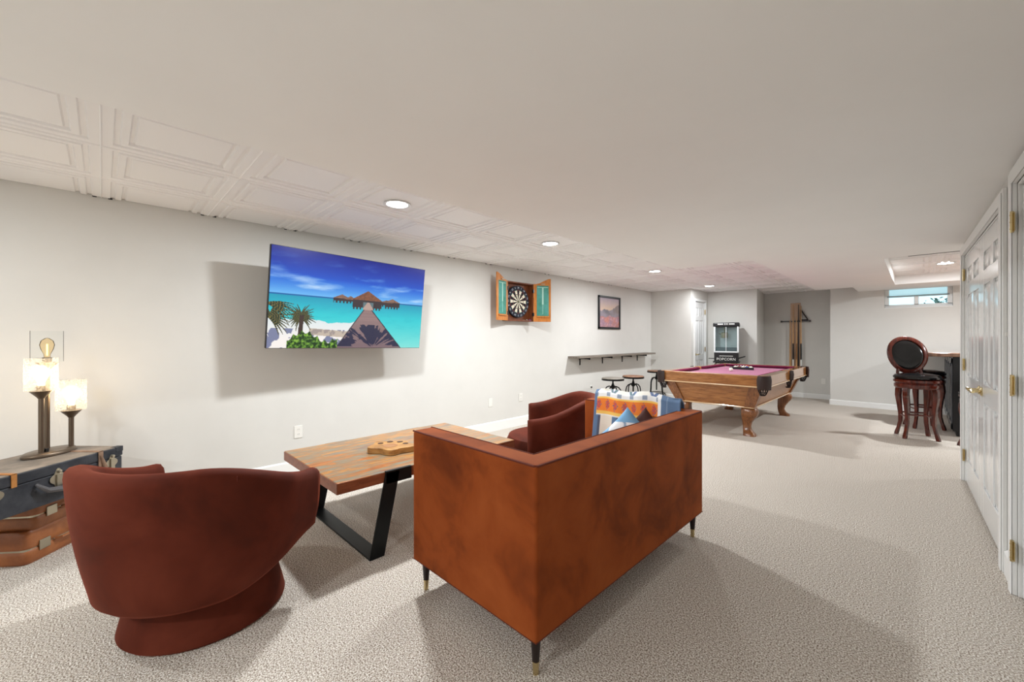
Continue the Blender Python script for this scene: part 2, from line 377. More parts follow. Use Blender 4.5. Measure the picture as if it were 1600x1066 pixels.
# ------------------------------------------------------------------ sofa
X0, X1, Y0, Y1 = -1.80, -.975, 1.10, 2.70   # front, back, near arm, far arm
t = thing('loveseat', 'rust orange velvet loveseat seen from behind, on tapered dark legs', 'sofa', ((X0 + X1) / 2, (Y0 + Y1) / 2, 0))
hx, hy = (X1 - X0) / 2, (Y1 - Y0) / 2; TH = .115; ZB, ZTOP = .15, .80
def slab(x0, x1, y0, y1, z0, z1, flx=0, fly=0):
    b = B(); b.loft([[(x0 - flx, y0 - fly, z0), (x1 + flx, y0 - fly, z0), (x1 + flx, y1 + fly, z0), (x0 - flx, y1 + fly, z0)], [(x0, y0, z1), (x1, y0, z1), (x1, y1, z1), (x0, y1, z1)]]); return b
b = B()
outer = [(-hx, -hy), (hx, -hy), (hx, hy), (-hx, hy)]; inner_ = [(-hx, hy - TH), (hx - TH, hy - TH), (hx - TH, -hy + TH), (-hx, -hy + TH)]
b.prism(outer + inner_, ZB, ZTOP)
o = b.build('frame', M_velvet, t, bevel=.014, seg=3); tag(o)
slab(-hx + .002, hx - TH - .001, -hy + TH + .001, hy - TH - .001, ZB, ZB + .12).build('seat_deck', M_velvet, t, bevel=.012)
for s in (-1, 1):
    B().box(-hx + .015, hx - TH - .005, (0.004 if s > 0 else -hy + TH + .005), (hy - TH - .005 if s > 0 else -.004), ZB + .11, ZB + .25).build('seat_cushion', M_velvet, t, bevel=.03, seg=4)
def loop(o, z): return [(x, y, z) for x, y in o]
e = .004
outp = [(-hx + .01, -hy - e + .006), (hx - .006, -hy + .004), (hx - .004, hy - .006), (-hx + .01, hy - .004)]
B().tube([(-hx, -hy + .004, ZTOP - .004), (hx - .012, -hy + .004, ZTOP - .004), (hx - .003, -hy + .012, ZTOP - .004), (hx - .003, hy - .012, ZTOP - .004), (hx - .012, hy - .004, ZTOP - .004), (-hx, hy - .004, ZTOP - .004)], .0045, 8).build('piping', M_piping, t)
B().tube([(-hx, -hy + TH - .003, ZTOP - .003), (hx - TH + .004, -hy + TH - .003, ZTOP - .003), (hx - TH + .004, hy - TH + .003, ZTOP - .003), (-hx, hy - TH + .003, ZTOP - .003)], .004, 8).build('piping', M_piping, t)
B().tube([(-hx, -hy, ZB + .01), (hx, -hy, ZB + .01), (hx, hy, ZB + .01)], .002, 8).build('piping', M_piping, t)
for sx in (-1, 1):
    for sy in (-1, 1):
        x, y = sx * (hx - .045), sy * (hy - .05)
        l = B().lathe([(.013, .045), (.022, .16), (.022, .17)], 20, TR(x, y, 0)).build('leg', M_legwood, t)
        B().lathe([(.011, 0), (.0125, .045), (.0145, .046), (.0142, .05), (.001, .05)], 20, TR(x, y, 0)).build('foot_cap', M_brass, l)
# blanket on the far arm
M_blk = attrmat('woven_blanket', .9, sheen=.2)
def blanket_col(u, v):
    # u along the arm (0 front), v 0 inner bottom .. 1 outer bottom
    h = lambda a, b: (a, b)
    blue, white, cream = (92, 116, 148), (232, 232, 232), (226, 214, 198)
    org, yel, red, grn = (226, 122, 44), (240, 192, 96), (206, 74, 50), (96, 128, 116)
    if u < .035: return blue
    if u > .80: return blue if not (.86 < u < .875) else (120, 140, 168)
    if .765 < u: return white
    if v < .22:
        k = int(u * 16) % 4; vv = v / .22
        if k == 0: return blue
        if k == 1: return (78, 84, 104) if (vv < .35 or (u * 16) % 1 < .45) else cream
        return cream
    if v < .385:
        q = (v - .22) / .165; d = abs(q - .5) * 2
        dia = abs(((u * 9) % 1) - .5) * 2
        if dia + d < .7 and (int(u * 72) + int(q * 11)) % 2 and d < .75:
            return (86, 92, 120) if (int(u * 44) + int(q * 9)) % 2 else (196, 92, 60)
        if d > .92: return white
        if d > .68: return yel
        if d > .35: return org
        return red if dia < .35 else org
    if v < .43: return white if (int(u * 20) % 3) else (150, 160, 176)
    if v < .76:
        q = (v - .43) / .33; dia = abs(((u * 4.2) % 1) - .5) * 2
        dd = abs(dia + q * .9 - .9)
        if dd < .09: return grn if u < .5 else blue
        if dd < .16: return (120, 124, 176)
        return (236, 232, 222)
    if v < .80: return white
    return (240, 170, 90) if v < .9 else blue
Ya, Yb = hy - TH, hy
path = [(Ya - .03, .40), (Ya - .045, .52), (Ya - .04, .64), (Ya - .03, .74), (Ya - .012, .80), (Ya + .01, .85), (Ya + .05, .872), (Yb - .02, .862), (Yb + .022, .825), (Yb + .028, .76), (Yb + .03, .66), (Yb + .035, .56), (Yb + .03, .5)]
def on_path(v):
    k = v * (len(path) - 1); i = min(int(k), len(path) - 2); f = k - i
    return path[i][0] * (1 - f) + path[i + 1][0] * f, path[i][1] * (1 - f) + path[i + 1][1] * f
NU, NV = 160, 160
def bl(u, v):
    y, z = on_path(v); x = -hx + .09 + u * .63
    wv = .006 * sin(u * 23 + v * 3) + .005 * sin(u * 9 - v * 6)
    top = math.exp(-((v - .5) / .2) ** 2)
    return (x + .02 * sin(v * 7) , y + wv * (1 if v > .5 else -1), z + top * (.008 * sin(u * 12) + .012 * sin(u * 3.1)))
b = B().grid(bl, NU, NV)
cols = np.array([lin(blanket_col(i / NU, j / NV)) for j in range(NV + 1) for i in range(NU + 1)], np.float32)
o = b.build('throw_blanket', M_blk, cols=cols, solid=.012, angle=80)
o.location = t.location; tag(o, 'patterned blue, white and orange woven blanket draped over the loveseat arm', 'blanket')
# cushions
def pillow(name, label, cat, m, loc, rot, w=.42, th=.13, colf=None, N=28):
    b = B(); vs = []
    def f(u, v, s):
        a, c = u * 2 - 1, v * 2 - 1
        k = (1 - a ** 4) * (1 - c ** 4); pin = 1 - .07 * (1 - abs(a) ** 2) * abs(c) ** 3; pin2 = 1 - .07 * (1 - abs(c) ** 2) * abs(a) ** 3
        return (a * w / 2 * pin2, s * th / 2 * max(0, k) ** .6, c * w / 2 * pin)
    b.grid(lambda u, v: f(u, v, 1), N, N); b.grid(lambda u, v: f(u, v, -1), N, N)
    cols = None
    if colf: cols = np.array([lin(colf(i / N, j / N)) for s in range(2) for j in range(N + 1) for i in range(N + 1)], np.float32)
    o = b.build(name, m, cols=cols, angle=80)
    o.location = loc; o.rotation_euler = rot; tag(o, label, cat); return o
M_pil = attrmat('printed_cotton', .9)
def pcol(u, v):
    d = sqrt((u - .5) ** 2 + (v - .5) ** 2)
    if abs(u + v - 1) > .55 or abs(u - v) > .55: return (120, 168, 206)
    if d < .12: return (226, 132, 96)
    if d < .2: return (240, 214, 160)
    if abs(abs(u - .5) - abs(v - .5)) < .05: return (140, 164, 190)
    return (232, 236, 240)
pillow('throw_pillow', 'pale blue and white patterned cushion with its corner up, inside the loveseat', 'cushion', M_pil, (-1.34, 2.41, .60), (radians(-6), radians(43), radians(6)), .30, .11, pcol, N=40)
pillow('throw_pillow', 'dark brown cushion behind the patterned one in the loveseat', 'cushion', mat('brown_velvet', (64, 28, 20), .8, sheen=.3), (-1.275, 2.515, .60), (radians(-5), radians(45), radians(0)), .29, .08)
pillow('throw_pillow', 'white cushion just showing over the near corner of the loveseat back', 'cushion', mat('white_cotton', (228, 226, 226), .9, var=((200, 206, 216), (236, 234, 232)), scale=20), (-1.20, 1.42, .565), (radians(-8), radians(5), radians(84)), .36, .11)
# ------------------------------------------------------------------ barrel armchairs
def barrel_chair(label, loc, face):
    t = thing('barrel_armchair', label, 'armchair', loc, face - pi / 2, 'brick red barrel armchairs')   # local +Y is the front
    B().lathe([(.001, 0), (.305, 0), (.316, .012), (.305, .06), (.285, .14), (.275, .19), (.27, .2), (.001, .2)], 64).build('swivel_base', M_vel2, t)
    PH = radians(112); PA = radians(84); n = 80; secs = []
    def sm(x): x = max(0, min(1, x)); return x * x * (3 - 2 * x)
    for i in range(n + 1):
        ph = -PH + 2 * PH * i / n; a = abs(ph)
        zr = .757 - .145 * sm((a - radians(35)) / (PH - radians(35)))
        zb = .19 + .12 * sm((a - radians(45)) / (PH - radians(45)))
        ro_t, ro_b = .462, .385 + .045 * sm((a - radians(40)) / (PH - radians(40)))
        th = .085
        endk = sqrt(max(0.0, 1 - max(0, (a - (PH - .05)) / .05) ** 2)) if a > PH - .05 else 1
        endk = max(endk, .12)
        zc = (zr + zb) / 2
        pts = [(ro_b - .07, zb + .01), (ro_b - .02, zb), (ro_b + .005, zb + .025)]
        for k in range(1, 8):
            f = k / 8; pts.append((ro_b + (ro_t - ro_b) * f ** .8 + .008 * sin(pi * f), zb + .025 + (zr - .05 - zb - .025) * f))
        pts += [(ro_t, zr - .045), (ro_t - .003, zr - .02), (ro_t - .016, zr - .005), (ro_t - .042, zr), (ro_t - .066, zr - .006), (ro_t - .08, zr - .022), (ro_t - .085, zr - .05)]
        pts += [(ro_t - .09, zr - .12), (ro_b - .03, .42 if zb < .3 else zb + .06), (ro_b - .075, max(.3, zb + .02))]
        rm = ro_t - .045
        sec = []
        for r, z in pts:
            rr = rm + (r - rm) * endk if endk < 1 else r
            zz = zc + (z - zc) * (1 - (1 - endk) * .06)
            pa = max(-PA, min(PA, ph)); fw = max(0, a - PA) * .46
            sec.append((rr * sin(pa), -rr * cos(pa) + fw, zz))
        secs.append(sec)
    B().loft(secs).build('shell', M_vel2, t, angle=70)
    B().lathe([(.001, .2), (.3, .2), (.345, .225), (.365, .27), (.365, .30), (.001, .30)], 64).build('seat_bowl', M_vel2, t)
    B().lathe([(.001, .295), (.34, .295), (.368, .32), (.372, .36), (.355, .40), (.3, .415), (.001, .425)], 64).build('seat_cushion', M_vel2, t)
    for s in (-1, 1):
        ph = s * radians(52); pts = []
        for k in range(9):
            f = k / 8; r = .375 + (.462 - .375) * f ** .8 + .008 * sin(pi * f) + .0005; pts.append((r * sin(ph), -r * cos(ph), .215 + (.715 - .215) * f))
        B().tube(pts, .0016, 6).build('seam', M_piping, t)
    return t
barrel_chair('brick red velvet barrel armchair seen from behind, beside the suitcases', (-2.37, .352, 0), radians(131))
barrel_chair('brick red velvet barrel armchair beyond the loveseat at the far table end', (-2.36, 2.83, 0), radians(222))
# ------------------------------------------------------------------ coffee table
TX0, TX1, TY0, TY1, TZ = -3.11, -2.21, .89, 2.24, .48
t = thing('coffee_table', 'low reclaimed wood coffee table with flat black metal sled legs', 'coffee table', ((TX0 + TX1) / 2, (TY0 + TY1) / 2, 0))
def plank_mat():
    m = bpy.data.materials.new('reclaimed_planks'); m.use_nodes = True; N = m.node_tree.nodes; K = m.node_tree.links; p = N['Principled BSDF']
    tc = N.new('ShaderNodeTexCoord'); mp = N.new('ShaderNodeMapping'); mp.inputs['Rotation'].default_value = (0, 0, pi / 2)
    K.new(tc.outputs['Object'], mp.inputs[0])
    br = N.new('ShaderNodeTexBrick'); br.offset = .37; br.inputs['Scale'].default_value = 1; br.inputs['Brick Width'].default_value = .85; br.inputs['Row Height'].default_value = .10
    br.inputs['Mortar Size'].default_value = .0012; br.inputs['Color1'].default_value = (0, 0, 0, 1); br.inputs['Color2'].default_value = (1, 1, 1, 1); br.inputs['Mortar'].default_value = (.2, .2, .2, 1)
    K.new(mp.outputs[0], br.inputs['Vector'])
    m2 = N.new('ShaderNodeMapping'); m2.inputs['Scale'].default_value = (14, 1.6, 14); K.new(tc.outputs['Object'], m2.inputs[0])
    no = N.new('ShaderNodeTexNoise'); no.inputs['Scale'].default_value = 2.4; no.inputs['Detail'].default_value = 6; no.inputs['Distortion'].default_value = .5; K.new(m2.outputs[0], no.inputs['Vector'])
    ad = N.new('ShaderNodeMath'); ad.operation = 'MULTIPLY_ADD'; ad.inputs[1].default_value = .34; K.new(br.outputs['Color'], ad.inputs[0])
    m3 = N.new('ShaderNodeMath'); m3.operation = 'MULTIPLY'; m3.inputs[1].default_value = .85; K.new(no.outputs['Fac'], m3.inputs[0]); K.new(m3.outputs[0], ad.inputs[2])
    r = N.new('ShaderNodeValToRGB'); e = r.color_ramp.elements
    pal = [(.2, (84, 46, 26)), (.32, (134, 80, 46)), (.40, (178, 110, 52)), (.48, (134, 104, 72)), (.55, (128, 126, 110)), (.62, (142, 100, 64)), (.70, (186, 126, 56)), (.78, (118, 116, 104)), (.88, (132, 78, 48))]
    e[0].position, e[0].color = pal[0][0], L4(pal[0][1]); e[1].position, e[1].color = pal[-1][0], L4(pal[-1][1])
    for q, cc in pal[1:-1]: x = e.new(q); x.color = L4(cc)
    K.new(ad.outputs[0], r.inputs[0]); K.new(r.outputs[0], p.inputs['Base Color']); p.inputs['Roughness'].default_value = .3
    return m
hx, hy = (TX1 - TX0) / 2, (TY1 - TY0) / 2
bx('table_top', plank_mat(), (-hx, hx, -hy, hy, TZ - .06, TZ), t, bevel=.003)
M_edge = wood('table_edge', ((96, 48, 30), (136, 74, 46), (150, 92, 60)), 4, (10, 1.5, 10), .35)
B().box(hx - .001, hx + .003, -hy, hy, TZ - .061, TZ - .003).box(-hx, hx, -hy - .003, -hy + .001, TZ - .061, TZ - .003).box(-hx, hx, hy - .001, hy + .003, TZ - .061, TZ - .003).build('edge_band', M_edge, t)
for s in (-1, 1):
    yt, yb = s * (hy - .32), s * (hy - .22)
    b = B(); wd = .09
    for q in (-1, 1):
        xt, xb = q * (hx + .008), q * (hx - .0)
        def bar(z0, z1, ya, yc, xa, xc):
            b.loft([[(xc - .006 * q, yc - wd / 2, z0), (xc + .006 * q, yc - wd / 2, z0), (xc + .006 * q, yc + wd / 2, z0), (xc - .006 * q, yc + wd / 2, z0)],
                    [(xa - .006 * q, ya - wd / 2, z1), (xa + .006 * q, ya - wd / 2, z1), (xa + .006 * q, ya + wd / 2, z1), (xa - .006 * q, ya + wd / 2, z1)]])
        bar(0, TZ - .004, yt, yb, q * (hx + .01), q * (hx + .01))
        b.box(min(q * (hx - .005), q * (hx + .016)), max(q * (hx - .005), q * (hx + .016)), yt - wd / 2 - (.08 if s > 0 else 0), yt + wd / 2 + (.08 if s < 0 else 0), TZ - .07, TZ + (.004 if q > 0 else -.003))
    b.box(-hx - .015, hx + .015, yb - wd / 2, yb + wd / 2, 0, .012)
    b.build('leg', M_black, t, bevel=.002, seg=1)
# paw shaped wooden tray
def paw():
    t = thing('wooden_tray', 'small live edge wooden tray shaped like a paw on the coffee table', 'tray', (-2.60, 1.42, TZ), radians(40))
    out = []
    for k in range(72):
        a = 2 * pi * k / 72; r = .125 * (1 + .13 * cos(5 * a) + .05 * cos(2 * a)); out.append((r * cos(a) * 1.15, r * sin(a)))
    B().prism(out, 0, .04).build('body', wood('log_slice', ((86, 50, 24), (176, 128, 72), (204, 164, 104)), 6, (1, 1, 4), .4), t, bevel=.004)
    for (x, y, r) in ((.085, .045, .02), (.03, .085, .022), (-.04, .078, .022), (-.09, .03, .02), (.0, -.02, .05)):
        B().lathe([(r * .98, .0402), (r, .0412), (r * .8, .0415), (r * .75, .0405), (.0005, .0402)], 24, TR(x, y, 0), cap=False).build('hollow', mat('hollow_wood', (66, 38, 24) if r < .03 else (156, 110, 70), .5), t)
paw()
# ------------------------------------------------------------------ television
SW = 1.47; SH = SW * 9 / 16
tv = thing('television', 'wall mounted flat television showing a turquoise sea with a boardwalk', 'television', (-3.708, 1.671, 1.583))
tv.rotation_mode = 'XYZ'
RM = RZ(.055) @ RY(.105) @ RX(-.015); tv.rotation_euler = RM.to_euler()
bx('casing', M_blackp, (-.035, -.002, -SW / 2 - .004, SW / 2 + .004, -SH / 2 - .004, SH / 2 + .004), tv, bevel=.003)
def fbm(x, y, s, o=4):
    return mnoise.fractal(Vector((x * s, y * s, 3.1)), 1.0, 2.0, o)
def mixc(a, b, k): k = max(0, min(1, k)); return tuple(a[i] * (1 - k) + b[i] * k for i in range(3))
fr = []
for (cx, cy, sc, nn, a0, a1) in ((.17, .68, .15, 26, 120, 410), (.01, .70, .19, 20, 210, 420), (.00, .56, .26, 9, 345, 400)):
    for k in range(nn): fr.append((cx, cy, sc * random.uniform(.7, 1.1), radians(a0 + (a1 - a0) * k / nn)))
def tvimg(u, v):
    a = u * 16 / 9
    if v < .47:
        k = v / .47; c = mixc((4, 22, 128), (16, 84, 200), k * 1.6); c = mixc(c, (112, 186, 238), (k - .55) * 2.2)
        n = fbm(a * .6 + v * .5, v * 2.6, 3.2, 5); c = mixc(c, (206, 224, 244), max(0, n * 1.3 - .12 + (u - .5) * .15) * min(1, k * 1.7) * .8)
        if abs(v - .466) < .012: c = (18, 96, 160)
    else:
        k = (v - .47) / .53; c = mixc((22, 150, 180), (44, 196, 204), k * 3); c = mixc(c, (140, 222, 212), (k - .35) * 1.3)
        n = fbm(a, v * 3, 6); c = mixc(c, (20, 160, 180), max(0, n) * .4 * (1 - k))
        sandy = .80 - .30 * max(0, u - .02) + .02 * sin(u * 20)
        if u < .5 and v > .70 + .05 * u + .012 * sin(u * 22) + .02 * fbm(a, v, 8):
            c = mixc((214, 224, 226), (238, 232, 228), (v - .7) * 5)
            if fbm(a, v, 9) > .12 and v > .8: c = (120, 126, 156)
            if .8 < v + .1 * (.3 - u) < .87 and u > .22: c = mixc(c, (170, 150, 130), .7)
    # huts
    def hut(cx, hw, ap, eave, col, deck):
        nonlocal c
        if ap < v < eave and abs(u - cx) < hw * (v - ap) / (eave - ap): c = mixc(col, (70, 44, 40), .25 + .4 * fbm(a * 3, v * 3, 12))
        elif eave <= v < deck and abs(u - cx) < hw * .92: c = (52, 40, 44) if v < deck - .02 or int(u * 90) % 2 else c
    hut(.405, .058, .41, .455, (150, 112, 92), .505); hut(.46, .04, .42, .46, (140, 104, 86), .5)
    hut(.755, .062, .41, .455, (150, 112, 92), .53); hut(.71, .05, .43, .46, (130, 100, 86), .51)
    hut(.575, .11, .345, .455, (138, 84, 56), .56)
    if .475 < v < .56 and abs(u - .58) < .035: c = (176, 150, 140) if abs(u - .58) < (v - .46) * .4 else (90, 110, 116)
    l, r = .55 - (v - .56) / .44 * .17, .61 + (v - .56) / .44 * .235
    if v > .56 and l < u < r:
        c = mixc((150, 122, 118), (120, 100, 106), (v - .56) * 2)
        if int(1 / (v - .45) * 26) % 2: c = mixc(c, (90, 70, 80), .2)
        if v > .73 and (.45 * fbm(math.atan2(v - 1.0, a - 1.12) * 1.5, v * .3, 6) + .7 * fbm(a, v * 1.5, 4.3) > -.13 + 1.6 * max(0, .81 - v)) and v < .985: c = (38, 38, 66)
        if u - l < .007 or r - u < .009: c = (50, 44, 60)
    for (cx, cy, sc, an) in fr:
        dx, dy = (u - cx) * 16 / 9, v - cy; ca, sa = cos(an), sin(an)
        s_ = (dx * ca + dy * sa) / sc
        if 0 < s_ < 1:
            q = -dx * sa + dy * ca; q -= .25 * sc * s_ * s_ * (1 if ca > 0 else -1)
            if abs(q) < .010 * (1 - s_) + .003: c = (30, 48, 34) if int(s_ * 26) % 3 else (112, 100, 52)
    if abs(u - .172 + (v - .8) * .03) < .012 and .66 < v < .88: c = (60, 44, 40)
    if v > .86 + .05 * sin(u * 24) + .04 * abs(sin(u * 70)) and .10 < u < .39: c = mixc((16, 50, 18), (130, 176, 62), .35 + 1.2 * fbm(a, v, 34))
    return c
NU, NV = 480, 270
b = B().grid(lambda u, v: (0, -SW / 2 + u * SW, SH / 2 - v * SH), NU, NV)
cols = np.array([lin(tuple(max(0, min(255, q)) for q in tvimg(i / NU, j / NV))) for j in range(NV + 1) for i in range(NU + 1)], np.float32)
M_scr = attrmat('lit_screen', .25, emit=True, es=.80)
b.build('screen', M_scr, tv, cols=cols)
inv = (TR(-3.708, 1.671, 1.583) @ RM).inverted()
b = B()
b.box(-4.1, -4.08, 1.45, 1.85, 1.42, 1.66, inv).box(-3.775, -3.75, 1.42, 1.86, 1.46, 1.62, inv)
for zz in (1.50, 1.60): b.tube([(-4.08, 1.62, zz), (-3.9, 1.78, zz), (-3.77, 1.64, zz)], .018, 8, inv)
b.build('wall_mount', M_black, tv)
# ------------------------------------------------------------------ dartboard cabinet
M_pine = wood('orange_pine', ((146, 82, 30), (198, 122, 54), (214, 144, 74)), 5, (10, 10, 1.5), .35, .2)
M_cabin = wood('cabinet_lining', ((90, 44, 20), (132, 70, 36)), 5, (6, 6, 2), .5)
t = thing('dartboard_cabinet', 'open pine dartboard cabinet with two green chalkboard doors on the wall', 'dartboard cabinet', (XL + .003, 4.19, 1.78))
W2, H2 = .27, .275; D = .09
b = B().box(0, .01, -W2, W2, -H2, H2).box(0, D, -W2, -W2 + .015, -H2, H2).box(0, D, W2 - .015, W2, -H2, H2).box(0, D, -W2, W2, H2 - .015, H2).box(0, D, -W2, W2, -H2, -H2 + .015)
b.build('case', M_cabin, t)
M_chalk = mat('green_chalkboard', (70, 136, 116), .7, var=((60, 128, 108), (88, 158, 150)), scale=5)
M_chalkline = mat('chalk_white', (176, 214, 200), .8)
for s, ang in ((-1, 14), (1, 30)):
    # local door coords: d from the hinge outwards, z up
    Q = TR(D, s * W2, 0) @ RZ(-s * radians(ang)) ; wd = .27
    out = [(0, -H2), (s * wd, -H2), (s * wd, H2 + .085), (s * wd * .85, H2 + .08), (s * wd * .6, H2 + .05), (s * wd * .35, H2 + .015), (s * wd * .15, H2 + .002), (0, H2)]
    d = B().prism(out, 0.0, .018, 'x', Q).build('door', M_pine, t, bevel=.002, seg=1)
    a0, a1 = sorted((s * .05, s * (wd - .035)))
    B().box(.0182, .021, a0, a1, -H2 + .085, H2 - .02, Q).build('scoreboard', M_chalk, d)
    ym = (a0 + a1) / 2
    B().box(.0212, .022, ym - .012, ym + .012, -.02, H2 - .05, Q).box(.0212, .022, ym - .003, ym + .003, -H2 + .11, -.02, Q).box(.0212, .022, a0 + .01, a1 - .01, H2 - .05, H2 - .042, Q).build('chalk_marks', M_chalkline, d)
    B().box(.018, .032, ym - .03, ym + .03, H2 - .005, H2 + .008, Q).build('chalk_clip', M_chrome, d)
    B().box(.018, .036, a0, a1, -H2 + .065, -H2 + .08, Q).build('chalk_tray', M_pine, d)
    for z in (-.17, .17): B().box(-.006, .022, s * W2 - .018, s * W2 + .018, z - .025, z + .025, TR(D, 0, 0)).build('hinge', M_blackp, t)
# the board hanging inside
db = thing('dartboard', 'round black and cream bristle dartboard hanging inside the open cabinet', 'dartboard', (XL + .012, 4.19, 1.785))
R0 = .2255
B().lathe([(.001, 0), (R0, 0), (R0, .034), (R0 - .004, .038), (.001, .038)], 80, RY(pi / 2)).build('backing', mat('board_rim', (26, 30, 44), .7), db)
rings = [.0065, .016, .099, .108, .158, .168]; b = B(); fc = []
Mq = RY(pi / 2)
for k in range(20):
    a0, a1 = radians(90 - 9 + 18 * k), radians(90 + 9 + 18 * k)
    rr = [0] + rings
    for q in range(6):
        ri, ro = rr[q], rr[q + 1]; v = []
        for j in range(4):
            aa = a0 + (a1 - a0) * j / 3; v.append((.0386, ro * cos(aa), ro * sin(aa)))
        for j in range(3, -1, -1):
            aa = a0 + (a1 - a0) * j / 3; v.append((.0386, max(ri, 1e-4) * cos(aa), max(ri, 1e-4) * sin(aa)))
        b.add(v, [(0, 1, 6, 7), (1, 2, 5, 6), (2, 3, 4, 5)])
        dark = k % 2 == 0
        c = (170, 40, 40) if q == 0 else (40, 100, 70) if q == 1 else ((26, 26, 30) if dark else (228, 220, 200)) if q in (2, 4) else ((110, 50, 50) if dark else (60, 96, 84))
        fc += [lin(c)] * 8
b.build('playing_face', attrmat('sisal', .9), db, cols=np.array(fc, np.float32), fix=False)
M_num = mat('number_silver', (196, 200, 208), .4)
for k, num in enumerate([20, 5, 12, 9, 14, 11, 8, 16, 7, 19, 3, 17, 2, 15, 10, 6, 13, 4, 18, 1]):
    a = radians(90 + 18 * k)   # seen from the room the wall's +Y is to the right, so mirror
    y, z = -.198 * cos(a) * -1, .198 * sin(a)
    y = -.198 * sin(radians(18 * k)); z = .198 * cos(radians(18 * k))
    Q = TR(.0395, y, z) @ Matrix(((0, 0, 1, 0), (1, 0, 0, 0), (0, 1, 0, 0), (0, 0, 0, 1))) @ RZ(radians(18 * k))
    b = B(); text_into(b, str(num), .036, Q, .0006); b.build('number', M_num, db)
for k, (y, rz) in enumerate(((4.33, .2), (4.37, -.3), (4.40, .1))):
    d = thing('dart', 'dart lying on the floor of the dartboard cabinet, ' + ('left of the three', 'middle of the three', 'right of the three')[k], 'dart', (XL + .05, y, 1.78 - H2 + .021), rz, 'darts in the cabinet')
    B().tube([(0, -.07, 0), (0, -.04, 0), (0, -.038, 0), (0, .01, 0), (0, .04, 0)], [.0006, .001, .0035, .0035, .002], 8).build('barrel', M_chrome, d)
    B().box(-.0005, .0005, .04, .07, -.005, .012).box(-.006, .006, .04, .07, -.0005, .0005).build('flight', mat('dart_flight', (226, 226, 232) if k != 1 else (120, 60, 120), .5), d)
# ------------------------------------------------------------------ framed picture
t = thing('framed_picture', 'black framed muted pink and grey rocky landscape picture on the left wall', 'picture', (XL, 6.675, 1.738))
a, c = .375, .303
b = B()
for q in ((-a, -a + .035, -c, c), (a - .035, a, -c, c), (-a, a, -c, -c + .035), (-a, a, c - .035, c)): b.box(.002, .03, *q)
b.build('frame', M_blackp, t, bevel=.002, seg=1)
def pic(u, v):
    n = fbm(u, v, 4, 5)
    if v < .42 - .15 * max(0, u - .55) * 3 + .06 * n: return mixc(mixc((170, 158, 172), (214, 186, 160), v * 2.4), (196, 172, 180), n)
    if v < .62 + .08 * n: return mixc(mixc((104, 106, 120), (138, 122, 114), u), (150, 140, 150), .5 + n)
    return mixc(mixc((150, 120, 138), (190, 120, 104), .5 + n), (204, 160, 166), abs(fbm(u, v, 9)))
NU, NV = 70, 56
b = B().grid(lambda u, v: (.014, -a + .03 + u * (2 * a - .06), c - .03 - v * (2 * c - .06)), NU, NV)
b.build('print', attrmat('print_paper', .5), t, cols=np.array([lin(tuple(max(0, min(255, q)) for q in pic(i / NU, j / NV))) for j in range(NV + 1) for i in range(NU + 1)], np.float32))
# ------------------------------------------------------------------ drink ledge and stools
t = thing('wall_ledge', 'long narrow wooden drink ledge mounted on the wall under the picture', 'shelf', (XL, 0, .965))
bx('shelf_board', wood('weathered_plank', ((96, 88, 80), (138, 128, 116)), 3, (10, 1, 10), .6), (0, .235, 5.42, 8.1, -.03, 0), t, bevel=.003)
for y in (5.75, 6.45, 7.15, 7.75):
    b = B().tube([(.005, y, -.16), (.005, y, -.032)], .011, 8).tube([(.0, y, -.045), (.2, y, -.045)], .011, 8).lathe([(.001, 0), (.03, 0), (.03, .006), (.001, .006)], 16, TR(0, y, -.045) @ RY(pi / 2)).tube([(.2, y, -.06), (.2, y, -.03)], .014, 8)
    b.build('bracket', M_black, t)
def ind_stool(label, loc, rz, wc):
    t = thing('industrial_stool', label, 'stool', loc, rz, 'round stools at the drink ledge')
    B().lathe([(.001, .60), (.165, .60), (.172, .605), (.172, .63), (.166, .637), (.001, .637)], 40).build('seat', wc, t)
    B().lathe([(.173, .598), (.1745, .598), (.1745, .622), (.173, .622)], 40, cap=False).build('seat_band', M_black, t, solid=.002)
    B().tube([(0, 0, .26), (0, 0, .60)], .012, 10).lathe([(.02, .46), (.03, .47), (.034, .5), (.022, .52), (.014, .55)], 16).lathe([(.001, .59), (.07, .592), (.07, .6), (.001, .6)], 20).build('screw_post', M_black, t)
    for k in range(4):
        a = pi / 4 + k * pi / 2; pts = []
        for (r, z) in ((.02, .49), (.06, .50), (.10, .485), (.128, .45), (.14, .40), (.145, .30), (.155, .21), (.185, .10), (.215, .0)): pts.append((r * cos(a), r * sin(a), z))
        B().tube(pts, .0095, 8).build('leg', M_black, t)
    for r, z in ((.163, .20),):
        B().tube([(r * cos(2 * pi * k / 32), r * sin(2 * pi * k / 32), z) for k in range(32)], .008, 8, closed=True).tube([(r * 1.08 * cos(2 * pi * k / 32), r * 1.08 * sin(2 * pi * k / 32), z - .03) for k in range(32)], .006, 8, closed=True).build('foot_ring', M_black, t)
    return t
M_seatg = wood('grey_seat_wood', ((112, 106, 98), (150, 142, 132)), 4, (10, 1, 1), .5)
M_seatb = wood('brown_seat_wood', ((112, 78, 58), (150, 112, 88)), 4, (10, 1, 1), .5)
ind_stool('grey wood round stool on black metal legs, nearest under the ledge', (-3.44, 5.72, 0), .9, M_seatg)
ind_stool('brown wood round stool on black metal legs, between the other two', (-3.38, 6.26, 0), .3, M_seatb)
ind_stool('brown wood round stool on black metal legs, farthest, beside the pool table', (-3.62, 7.62, 0), .5, M_seatb)
